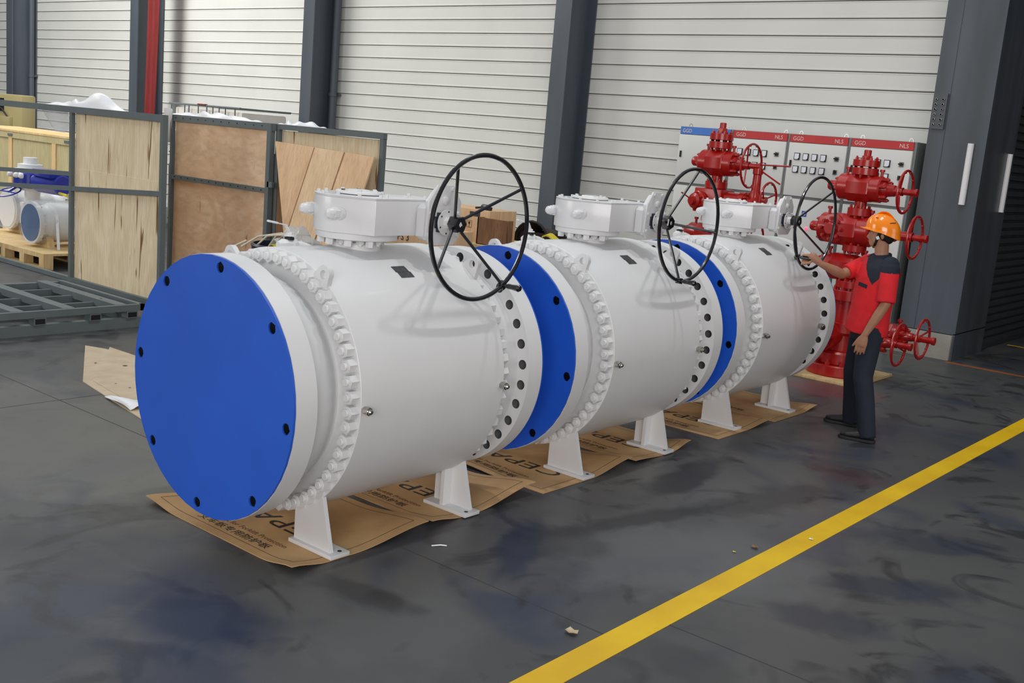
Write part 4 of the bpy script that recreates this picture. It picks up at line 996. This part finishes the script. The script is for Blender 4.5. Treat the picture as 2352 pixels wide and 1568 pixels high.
# boxes behind the nearest handwheel
cb = thing('workbench', (-9.8, 10.9, 0), 'low wooden bench carrying the printed boxes near the wall', 'bench')
b = MB(); b.box((-1.6, -.35, .60), (.95, .75, .66)); b.build('bench_top', M['pine'], cb, smooth=0)
for x in (-1.5, .95):
    for y in (-.3, .7): b = MB(); b.box((x-.04, y-.04, 0), (x+.04, y+.04, .6)); b.build('leg', M['frame'], cb, smooth=0)
b = MB(); b.box((-1.6, .60, .0), (1.05, .64, .6)); b.build('back_board', M['dark'], cb, smooth=0)
bx = thing('cardboard_box', (-9.75, 10.75, .66), 'large tan cardboard box printed with handling marks, seen through the nearest handwheel', 'box', 'boxes by the wall')
b = MB(); b.box((-1.0, 0, 0), (.47, .55, .43)); b.build('box_body', M['boardply'], bx, bevel=.006)
def sym(mbs, x, z, kind):
    s = .045
    for a, c_ in (((-s, -s), (s, -s)), ((s, -s), (s, s)), ((s, s), (-s, s)), ((-s, s), (-s, -s))):
        mbs.bar((x+a[0], -.0015, z+a[1]), (x+c_[0], -.0015, z+c_[1]), .002, .003)
    if kind == 0:
        mbs.prism([(-.03, 0), (.03, 0), (.02, .018), (0, .026), (-.02, .018)], (x, -.003, z+.005), (1, 0, 0), (0, 0, 1), (0, .002, 0)); mbs.box((x-.002, -.003, z-.03), (x+.002, -.001, z+.01))
    elif kind == 1:
        for dx in (-.014, .014): mbs.box((x+dx-.003, -.003, z-.03), (x+dx+.003, -.001, z+.02)); mbs.prism([(-.008, 0), (.008, 0), (0, .012)], (x+dx, -.003, z+.018), (1, 0, 0), (0, 0, 1), (0, .002, 0))
        mbs.box((x-.025, -.003, z-.036), (x+.025, -.001, z-.031))
    else:
        mbs.prism([(-.018, .03), (.018, .03), (.012, .0), (0, -.008), (-.012, 0)], (x, -.003, z), (1, 0, 0), (0, 0, 1), (0, .002, 0)); mbs.box((x-.002, -.003, z-.03), (x+.002, -.001, z)); mbs.box((x-.014, -.003, z-.034), (x+.014, -.001, z-.03))
b = MB(); sym(b, -.10, .23, 0); sym(b, .01, .23, 1); sym(b, .12, .23, 2); b.build('handling_marks', M['print'], bx, smooth=0)
b = MB(); b.box((.12, -.004, .34), (.30, -.001, .40)); b.build('printed_label', M['plate'], bx, smooth=0)
b2x = thing('cardboard_box', (-9.25, 10.62, .66), 'dark brown open cardboard box standing in front of the printed box', 'box', 'boxes by the wall')
b = MB(); b.box((-.12, 0, 0), (.39, .018, .35)); b.box((-.12, 0, 0), (-.102, .12, .35)); b.box((.372, .018, 0), (.39, .12, .35)); b.box((-.12, 0, 0), (.39, .12, .01)); b.build('box_body', M['darkply'], b2x, smooth=0)
b = MB(); b.prism([(0, 0), (.016, 0), (.06, -.35), (.04, -.35)], (.39, .0, .35), (1, 0, 0), (0, 0, 1), (0, .018, 0)); b.build('flap', M['darkply'], b2x, smooth=0)
b3 = thing('wooden_case', (-9.5, 9.35, 0), 'flat tan plywood case, marked PS, behind the nearest handwheel', 'case')
b = MB(); b.box((-1.3, 0, 0), (.58, .7, .87)); b.build('case_body', M['boardply'], b3, bevel=.004)
text_obj('lettering', 'PS 3', .12, b3, M['print'], lambda c_: (.06+c_.x, -.003-c_.z, .72+c_.y))
b = MB(); b.box((-.80, -.01, .30), (-.45, .0, .87)); b.build('dark_board', M['darkply'], b3, smooth=0)
to = thing('pneumatic_tool', (-9.5, 10.85, 1.09), 'small grey and black tool lying on the printed box', 'tool')
b = MB(); b.lathe([(0, .02), (.02, .035), (.10, .04), (.13, .02)], (-.02, 0, .045), (1, 0, -.1), 14); b.build('tool_body', M['plate'], to)
b = MB(); b.bar((-.12, 0, .015), (-.02, 0, .03), .03, .025); b.bar((.10, 0, .03), (.15, 0, .02), .04, .05); b.build('grip', M['dark'], to)
dv_ = thing('black_bag', (-9.43, 12.06, .63), 'dark brown mesh bag with a black arched frame by the column base', 'bag')
def bagf(u, v):
    a = PI*u; return (.30*math.cos(a)*(1-.0*v), .40*(v-.5), .0+.30*math.sin(a)*(1-.35*v)+.0)
b = MB(); b.grid(bagf, 24, 6, (0, 0, .01)); b.build('bag_cover', mat('brown_mesh', srgb(86, 76, 66), .8, var=.3, scale=60), dv_, smooth=60)
b = MB(); b.tube([(.31*math.cos(PI*k/12), -.21, .31*math.sin(PI*k/12)) for k in range(13)], .018, 8); b.build('arched_frame', M['dark'], dv_)
b = MB(); b.box((-.28, -.18, -.02), (.28, .2, .16)); b.build('dark_inside', M['dark'], dv_)
b = MB(); b.box((-9.9, 11.75, 0), (-9.0, 12.4, .605)); tag(b.build('wooden_case', M['darkply'], bevel=.004), 'dark case under the brown mesh bag', 'case')
b = MB(); b.grid(lambda u, v: (-8.62+.42*u, 11.05+.10*v, .80+.05*math.sin(3*u+1)+.02*math.sin(9*u)+.02*v), 20, 6, (0, 0, .02)); tag(b.build('yellow_cloth', M['yellowcloth'], smooth=60), 'yellow rag beside the brown mesh bag', 'rag')
b = MB(); b.box((-8.7, 11.0, 0), (-8.1, 11.5, .79)); tag(b.build('storage_box', M['frame'], bevel=.01), 'grey storage box under the yellow rag', 'box')

# drum with cord and film behind the nearest valve
dr = thing('plastic_drum', (-6.98, 5.62, 0), 'dark blue open drum behind the nearest valve', 'drum')
b = MB(); b.lathe([(0, .27), (.03, .29), (.5, .30), (1.02, .30), (1.035, .31), (1.05, .30), (1.05, .285), (.9, .28), (.9, 0)], (0, 0, 0), (0, 0, 1), 40); b.build('drum_body', M['drum'], dr)
b = MB()
for k in range(4):
    a = k*1.3; b.tube([(-.30+.1*k, -.25+.05*k, 1.0), (-.22+.12*k, -.15, 1.09+.02*k), (-.1+.12*k, 0, 1.13+.01*k), (.05+.1*k, -.05, 1.10), (.16+.06*k, -.2, .98)], .008, 6)
b.tube([(-.3, -.2, 1.05), (-.38, -.3, .98), (-.42, -.38, .90)], .008, 6)
tag(b.build('coiled_cord', M['rope'], loc=(-6.98, 5.62, 0)), 'pale coiled cord lying over the dark blue drum', 'cord')
b = MB(); b.grid(lambda u, v: (-6.88+.34*u, 5.35+.3*v, 1.06+.17*math.sin(PI*u)**.7*math.sin(PI*(.15+.85*v))+.02*math.sin(19*u+5*v)), 24, 12, (0, 0, .004)); tag(b.build('plastic_film', M['film'], smooth=60), 'crumpled clear film heaped on the dark blue drum', 'plastic film')
b = MB(); b.grid(lambda u, v: (-6.92+.22*u, 5.36+.12*v, 1.045+.03*math.sin(PI*u)+.01*math.sin(12*u)), 12, 6, (0, 0, .006)); tag(b.build('yellow_cloth', M['yellowcloth'], smooth=60), 'yellow rag on the rim of the dark blue drum', 'rag')

# floor bits
fb = thing('packing_board', (-7.35, 4.45, 0), 'two pale stained packing boards lying on the floor left of the nearest valve', 'board')
b = MB(); b.prism([(-.02, -.39), (1.3, -.62), (1.3, .3), (-.95, .33), (-1.15, .25)], (0, 0, .001), (1, 0, 0), (0, 1, 0), (0, 0, .006)); b.build('lower_board', M['paleboard'], fb, smooth=0)
b = MB(); b.prism([(.02, -.33), (1.3, -.52), (1.3, .42), (-.98, .38)], (0, 0, .007), (1, 0, 0), (0, 1, 0), (0, 0, .006)); b.build('upper_board', M['paleboard'], fb, smooth=0)
b = MB()
for x, y, a_, s_ in ((-.3, .12, .03, .02), (-.12, .18, .02, .012), (.1, .1, .025, .012), (.18, -.24, .06, .008), (-.5, -.02, .015, .01), (.34, -.22, .02, .01), (.4, .15, .02, .012)): b.cyl((x, y, .0125), (x, y, .0135), s_, n=8)
b.build('stains', M['print'], fb, smooth=0)
b = MB(); b.grid(lambda u, v: (-6.88+.42*u, 3.98+.2*(v-.5)*(u+.25)+.05*u, .012+.03*u*abs(math.sin(5*v+u*3))), 14, 10, (0, 0, .003)); tag(b.build('crumpled_paper', M['sheet'], smooth=30), 'crumpled white paper on the floor beside the blue cover', 'paper')
M['leaf'] = mat('dry_leaf', srgb(190, 172, 140), .7); M['leafb'] = mat('brown_leaf', srgb(130, 96, 66), .7)
for x, y, s_, mm, lab in ((-2.43, 3.568, .03, 'leaf', 'pale dry leaf on the floor near the yellow line'), (-2.393, 5.169, .022, 'leafb', 'small brown leaf beside the yellow line'), (-2.435, 5.017, .009, 'yellow', 'tiny yellow scrap beside the brown leaf'), (-2.246+.0, 5.554, .012, 'sheet', 'tiny white scrap near the yellow line, farthest out')):
    b = MB(); b.grid(lambda u, v: (x+s_*2*(u-.5)*(1-.5*abs(v-.5)), y+s_*1.3*(v-.5), .004+s_*.5*(abs(u-.5)+abs(v-.5))), 6, 6, (0, 0, .001)); tag(b.build('floor_scrap', M[mm]), lab, 'scrap', 'scraps on the floor')
b = MB(); b.tube([(-3.49, 3.80, .004), (-3.465, 3.84, .006), (-3.44, 3.86, .005)], .0035, 6); tag(b.build('floor_scrap', M['sheet']), 'thin white curl of packing on the floor by the nearest valve', 'scrap', 'scraps on the floor')

# ------------------------------------------------------------------ worker
def evaluated(o):
    dg = bpy.context.evaluated_depsgraph_get(); me = bpy.data.meshes.new_from_object(o.evaluated_get(dg)); return me
def remeshed(mb, name, mats, parent, vox=.006, smooth_it=4, fac=.5):
    me = mb.mesh(name, mats, 0); o = bpy.data.objects.new(name, me); COL.objects.link(o)
    m = o.modifiers.new('r', 'REMESH'); m.mode = 'VOXEL'; m.voxel_size = vox
    m = o.modifiers.new('s', 'SMOOTH'); m.iterations = smooth_it; m.factor = fac
    m2 = evaluated(o); o.modifiers.clear(); o.data = m2; m2.materials.clear()
    for q in (mats if isinstance(mats, (list, tuple)) else [mats]): m2.materials.append(q)
    m2.polygons.foreach_set('use_smooth', [True]*len(m2.polygons)); o.parent = parent
    return o
PX, PY = -3.06, 8.20
man = thing('person', (PX, PY, 0), 'person in orange helmet and red work shirt turning a handwheel', 'person')
def L_(p): return Vector((p[0]-PX, p[1]-PY, p[2]))
F = Vector((-.62, -.78, 0)).normalized(); Lf = Vector((0, 0, 1)).cross(F)     # torso facing / its left
HF = Vector((-.93, -.36, 0)).normalized(); HL = Vector((0, 0, 1)).cross(HF)   # head facing
def seg(mb, pts, rad, up=None, n=16):
    mb.loft([L_(p) for p in pts], rad, up, n)
    mb.ell(L_(pts[0]), (rad[0][0],)*3 if rad[0][0] < rad[0][1] else (rad[0][1],)*3, None, 12, 8); mb.ell(L_(pts[-1]), (min(rad[-1]),)*3, None, 12, 8)
sc = Vector((-3.085, 8.20, 0)); hipc = Vector((-3.105, 8.20, 0))
shL = (-2.955, 8.08, 1.345); elL = (-2.93, 8.03, 1.07); wrL = (-3.035, 7.975, .815)
shR = (-3.215, 8.32, 1.34); elR = (-3.33, 8.10, 1.235); wrR = (-3.435, 7.925, 1.305)
hpL = (-3.045, 8.12, .86); knL = (-3.025, 8.04, .48); anL = (-2.905, 7.99, .09)
hpR = (-3.165, 8.28, .86); knR = (-3.21, 8.30, .47); anR = (-3.20, 8.38, .09)
hc = Vector((-3.105, 8.195, 1.572)); HS = .88
B = MB()
# torso core, hips, legs (under the clothes), neck
B.loft([L_((hipc.x, hipc.y, .82)), L_((hipc.x, hipc.y, .95)), L_((-3.06, 8.2, 1.10)), L_((-3.075, 8.2, 1.25)), L_((-3.085, 8.2, 1.36)), L_((-3.08, 8.2, 1.40))], [(.10, .15), (.10, .15), (.095, .14), (.10, .155), (.08, .14), (.05, .07)], F, 20)
for a, k_, c_ in ((hpL, knL, anL), (hpR, knR, anR)):
    seg(B, [a, k_, c_], [(.075, .075), (.052, .052), (.036, .036)])
    B.ell(L_((c_[0]-.05, c_[1]-.01, .05)), (.08, .026, .02))
seg(B, [(-3.075, 8.20, 1.36), (-3.082, 8.198, 1.43), (-3.092, 8.198, 1.50)], [(.06, .062), (.052, .052), (.054, .052)])
def arm(sh, el, wr):
    seg(B, [sh, tuple(Vector(sh).lerp(Vector(el), .5)), el], [(.05, .05), (.045, .045), (.037, .037)])
    seg(B, [el, tuple(Vector(el).lerp(Vector(wr), .35)), wr], [(.037, .037), (.039, .037), (.025, .021)])
arm(shL, elL, wrL); arm(shR, elR, wrR)
# head
Hm = Matrix((HF, HL, Vector((0, 0, 1)))).transposed()
def hp(f, l, u): return L_(hc) + (HF*f + HL*l + Vector((0, 0, u)))*HS
He = MB(); HS = 1.0
He.ell(hp(-.012, 0, .03), (.098, .076, .095), Hm); He.ell(hp(.025, 0, -.035), (.068, .062, .085), Hm); He.ell(hp(.045, 0, -.085), (.045, .044, .034), Hm)
He.ell(hp(.03, .035, -.05), (.045, .03, .05), Hm); He.ell(hp(.03, -.035, -.05), (.045, .03, .05), Hm)
He.loft([hp(.085, 0, .015), hp(.098, 0, -.012), hp(.108, 0, -.032), (hp(.092, 0, -.046))], [(.010, .010), (.012, .012), (.013, .016), (.009, .014)], None, 10)
He.ell(hp(.086, 0, -.064), (.012, .024, .007), Hm); He.ell(hp(.083, 0, -.078), (.012, .021, .008), Hm)
He.ell(hp(.078, 0, .024), (.016, .05, .010), Hm)
for s in (1, -1): He.ell(hp(-.012, s*.073, -.012), (.017, .008, .031), Hm)
c0_ = L_(hc)
HS = .88
B.add([c0_+(Vector(p)-c0_)*HS for p in He.v], He.f)
# left hand hanging, palm towards the thigh
def finger(p, d, lens, r, curl):
    pts = [Vector(p)]; d = Vector(d).normalized(); c_ = Vector(curl)
    for k, l in enumerate(lens):
        d = (d + c_*(.28*k+.10)).normalized(); pts.append(pts[-1]+d*l)
    B.loft([q for q in pts], [(r*(1-.08*i),)*2 for i in range(len(pts))], None, 10); B.ell(pts[-1], (r*.85,)*3, None, 8, 6)
hd = (Vector(wrL)-Vector(elL)).normalized(); hd = (hd+Vector((.05, .05, -1.2))).normalized()
w = L_(wrL); side = Vector((-.93, -.30, 0)).normalized(); side = (side-hd*side.dot(hd)).normalized(); nrm = hd.cross(side)
Mh = Matrix((side, nrm, hd)).transposed()
B.loft([w, w+hd*.03, w+hd*.075, w+hd*.092], [(.026, .020), (.036, .019), (.042, .017), (.038, .013)], side, 16)
for k, ln in enumerate((.9, 1.0, .95, .78)):
    p = w+hd*.082+side*(.031-.0205*k); finger(p, hd+side*(.03-.03*k), [.036*ln, .024*ln, .018*ln], .0092, (-nrm if nrm.y < 0 else nrm)*.55)
finger(w+hd*.025+side*.028, hd*.9+side*.42, [.034, .028, .022], .0105, hd*.4+nrm*.2)
# right hand closed round the crank handle of the far wheel (handle axis along X)
hx = Vector(L_((-3.53, 7.868, 1.334))); w = L_(wrR)
kd = (hx-w); kd.normalize()
pc = hx + Vector((.035, .02, .022))
B.loft([w, w+(pc-w)*.45, pc, pc+Vector((-.022, -.012, .008))], [(.024, .020), (.030, .024), (.034, .024), (.028, .018)], (0, 0, 1), 16)
for k in range(4):
    x = .03-.020*k; c_ = hx+Vector((x-.010, 0, 0)); pts = []
    for q in range(7):
        a = R(70+34*q); pts.append(c_+Vector((0, .026*math.cos(a)*-1+.004, .026*math.sin(a))))
    if k == 0: pts = [c_+Vector((0.01, .012, .03))]+pts
    B.loft([pc+Vector((-.005-.010*k, .0, .010))]+pts, [(.0095, .0095)]+[(.0088, .0088)]*len(pts), None, 10)
B.loft([pc+Vector((.0, .01, -.02)), hx+Vector((.02, .0, -.030)), hx+Vector((-.015, -.008, -.040)), hx+Vector((-.04, -.012, -.045))], [(.013, .013), (.011, .011), (.0105, .0105), (.009, .009)], None, 10)
remeshed(B, 'body', M['skin'], man, .0048, 3)
for s in (1, -1):
    b = MB(); b.ell(hp(.080, s*.030, .006), (.007, .0105, .0053), Hm, 12, 8); ey = b.build('eye', mat('eye_white', srgb(210, 200, 190), .3), man)
    b = MB(); b.ell(hp(.0868, s*.031, .006), (.0026, .0044, .0044), Hm, 10, 6); b.build('iris', M['hair'], ey)
    b = MB(); b.ell(hp(.084, s*.032, .027), (.005, .016, .0035), Hm, 10, 6); b.build('eyebrow', M['hair'], man)
b = MB(); b.ell(hp(-.028, 0, .012), (.083, .072, .075), Hm); b.ell(hp(-.062, 0, -.03), (.044, .055, .046), Hm); remeshed(b, 'hair', M['hair'], man, .008, 3)
# helmet
def helm(tilt=.16):
    b = MB(); nu, nv = 48, 12; vs = []; prof = []
    def T(f, l, u): return hp(f-.012+.02*u, l, .042+u+f*tilt)
    def ring(k, t):
        a = 2*PI*k/nu; cx = math.cos(t)
        rf = .150 if math.cos(a) > 0 else .146
        return T(rf*math.cos(a)*cx, .122*math.sin(a)*cx, .145*math.sin(t)**.9-.008)
    for j in range(nv+1):
        t = PI/2*j/nv
        for k in range(nu):
            vs.append(ring(k, t))
    for j in range(nv+1):
        t = PI/2*j/nv
        for k in range(nu):
            p = ring(k, t); vs.append(hp(-.012, 0, .04)+(p-hp(-.012, 0, .04))*.97)
    o_ = (nv+1)*nu; fs = []
    for j in range(nv):
        for k in range(nu):
            k2 = (k+1) % nu; fs.append((j*nu+k, j*nu+k2, (j+1)*nu+k2, (j+1)*nu+k)); fs.append((o_+j*nu+k2, o_+j*nu+k, o_+(j+1)*nu+k, o_+(j+1)*nu+k2))
    for k in range(nu): k2 = (k+1) % nu; fs.append((k2, k, o_+k, o_+k2))
    b.add(vs, fs)
    # skirt band and peak
    for r0, r1, u0, u1 in ((1.0, 1.035, .0, -.022),):
        vs = []
        for rr, uu in ((r0, u0), (r1, u1), (r1-.03, u1), (r0-.03, u0)):
            for k in range(nu):
                a = 2*PI*k/nu; c_ = math.cos(a); rf = .150 if c_ > 0 else .146
                vs.append(T(rf*c_*rr, .122*math.sin(a)*rr, uu-.008-(.028 if c_ < -.0 else 0)*(-c_ if c_ < 0 else 0)*(1 if uu < -.01 else 0)))
        b.add(vs, [(q*nu+k, q*nu+(k+1) % nu, ((q+1) % 4)*nu+(k+1) % nu, ((q+1) % 4)*nu+k) for q in range(4) for k in range(nu)])
    hl = b.build('helmet', M['helmet'], man, smooth=50)
    pk = MB(); vs = []; n = 20
    for dz in (0, -.007):
        for rr in (0, 1):
            for k in range(n+1):
                a = -1.05+2.1*k/n; r0 = .146; ext = .052*math.cos(a*1.35)*rr
                vs.append(T((r0+ext)*math.cos(a), (.118+ext*.6)*math.sin(a), -.014+dz-.008*rr))
    w_ = n+1
    fs = [(k, k+1, w_+k+1, w_+k) for k in range(n)] + [(2*w_+k+1, 2*w_+k, 3*w_+k, 3*w_+k+1) for k in range(n)] + [(w_+k, w_+k+1, 3*w_+k+1, 3*w_+k) for k in range(n)]
    pk.add(vs, fs); pk.build('peak', M['helmet'], hl, smooth=60)
    rg = MB()
    for s in (0,):
        rg.loft([T(.10*math.cos(t)*1.0, 0, .149*math.sin(t)-.004) for t in [R(35+11*q) for q in range(11)]], [(.005, .024)]*11, None, 12)
    rg.build('crown_ridge', M['helmet'], hl, smooth=60)
    vt_ = MB()
    for s in (1, -1):
        vt_.tube([T(.055, s*.088, .092), T(.075, s*.075, .088)], .0025, 6); vt_.tube([T(-.095, s*.070, .086), T(-.065, s*.088, .078), T(-.045, s*.098, .070)], .003, 6)
    vt_.build('vent_slot', M['hair'], hl)
    st_ = MB()
    for s in (1, -1):
        st_.loft([T(.03, s*.095, -.02), hp(.022, s*.082, -.005), hp(.03, s*.075, -.05), hp(.042, s*.05, -.095), hp(.048, 0, -.122)], [(.010, .003)]*5, HF, 8)
    st_.build('chin_strap', M['hair'], hl)
    c_ = MB(); c_.box((-.011, -.006, -.012), (.011, .006, .012), Matrix.Translation(hp(.026, .086, -.028)) @ Hm.to_4x4() @ Matrix.Rotation(.5, 4, 'Y')); c_.build('strap_clip', M['tube'], hl)
helm()
# shirt
Sh = MB(); up = F
T0 = [(-3.115, 8.195, .80), (-3.112, 8.197, .86), (-3.105, 8.2, .98), (-3.095, 8.2, 1.12), (-3.09, 8.2, 1.24), (-3.088, 8.2, 1.32), (-3.088, 8.2, 1.375), (-3.082, 8.2, 1.41)]
Sh.loft([L_(p) for p in T0], [(.150, .195), (.148, .198), (.138, .188), (.138, .19), (.136, .20), (.118, .195), (.085, .145), (.062, .078)], F, 28)
def sleeve(sh, el, t1, r0, r1):
    d = Vector(el)-Vector(sh); e_ = Vector(sh)+d*t1
    Sh.loft([L_(Vector(sh)-d*.08), L_(sh), L_(Vector(sh)+d*t1*.5), L_(e_)], [(r0*.75,)*2, (r0,)*2, ((r0+r1)/2,)*2, (r1,)*2], None, 18)
    Sh.ell(L_(Vector(sh)-d*.05), (r0*.9,)*3)
sleeve(shL, elL, .98, .072, .068); sleeve(shR, elR, .82, .066, .060)
shirt = remeshed(Sh, 'shirt', [M['shirt'], M['navy']], man, .008, 3)
me = shirt.data; idx = []
for p in me.polygons:
    c_ = p.center; s_ = c_.dot(Lf); f_ = (c_-Vector((-.03, 0, 0))).dot(F); z = c_.z
    if f_ > -.03:
        lim = 1.385 if s_ < -.06 else (1.385-(s_+.06)*1.2 if s_ < .10 else 1.193+(s_-.10)*1.3)
    else: lim = 1.26 if s_ < .12 else 1.28+(s_-.12)*.6
    if s_ < -.11 and f_ > -.02: lim = 1.6
    if s_ > .15: lim = 1.303
    idx.append(1 if z > lim else 0)
me.polygons.foreach_set('material_index', idx)
# collar, pocket flap, sleeve mark
b = MB(); n = 24; vs = []
for rr, zz in ((.064, 1.385), (.070, 1.425), (.078, 1.418), (.082, 1.385)):
    for k in range(n+1):
        a = R(28)+(2*PI-R(56))*k/n; vs.append(L_((-3.084, 8.2, zz+.012*(-math.cos(a)))) + F*rr*math.cos(a) + Lf*rr*1.02*math.sin(a))
b.add(vs, [(q*(n+1)+k, q*(n+1)+k+1, ((q+1) % 4)*(n+1)+k+1, ((q+1) % 4)*(n+1)+k) for q in range(4) for k in range(n)]); b.build('collar', M['navy'], shirt, smooth=60)
b = MB(); p = L_((-3.09, 8.2, 1.185))+F*.147+Lf*.0; b.bar(p, p+Lf*.085-Vector((0, 0, .012))-F*.022, .006, .028); b.build('pocket_flap', M['navy'], shirt)
b = MB(); p = L_((shL[0], shL[1], 1.245))-Vector((0, 1, 0))*.072; b.bar(p+Vector((-.02, .004, 0)), p+Vector((.055, .016, -.006)), .008, .008); b.build('sleeve_mark', M['hair'], shirt)
# trousers
T_ = MB()
T_.loft([L_((-3.105, 8.2, .74)), L_((-3.105, 8.2, .82)), L_((-3.105, 8.2, .93))], [(.105, .155), (.115, .172), (.112, .168)], F, 24)
for a, k_, c_, e_ in ((hpL, knL, anL, .04), (hpR, knR, anR, .04)):
    pts = [a, tuple(Vector(a).lerp(Vector(k_), .5)), k_, tuple(Vector(k_).lerp(Vector(c_), .5)), (c_[0], c_[1], .032)]
    T_.loft([L_(p) for p in pts], [(.098, .092), (.088, .084), (.075, .074), (.070, .070), (.066, .068)], None, 20)
remeshed(T_, 'trousers', M['navy'], man, .009, 3)
for (ax_, ay, hdv) in ((anL[0], anL[1], Vector((-.97, -.22, 0))), (anR[0], anR[1], Vector((-.98, -.15, 0)))):
    hdv.normalize(); sd = Vector((0, 0, 1)).cross(hdv); o_ = L_((ax_, ay, 0)) - hdv*.055
    b = MB()
    b.loft([o_+hdv*t+Vector((0, 0, z)) for t, z in ((0, .045), (.03, .05), (.09, .052), (.15, .042), (.21, .036), (.255, .032))], [(.030, .028), (.042, .038), (.042, .042), (.032, .046), (.026, .046), (.016, .030)], (0, 0, 1), 18)
    so = remeshed(b, 'shoe', M['shoe'], man, .006, 3)
    b = MB(); outl = [(0, -.030), (.04, -.040), (.12, -.042), (.20, -.048), (.25, -.036), (.272, 0), (.25, .036), (.20, .048), (.12, .042), (.04, .040), (0, .030), (-.012, 0)]
    b.prism(outl, o_+Vector((0, 0, .002)), hdv, sd, (0, 0, .022)); b.build('sole', M['sole'], so, bevel=.004)
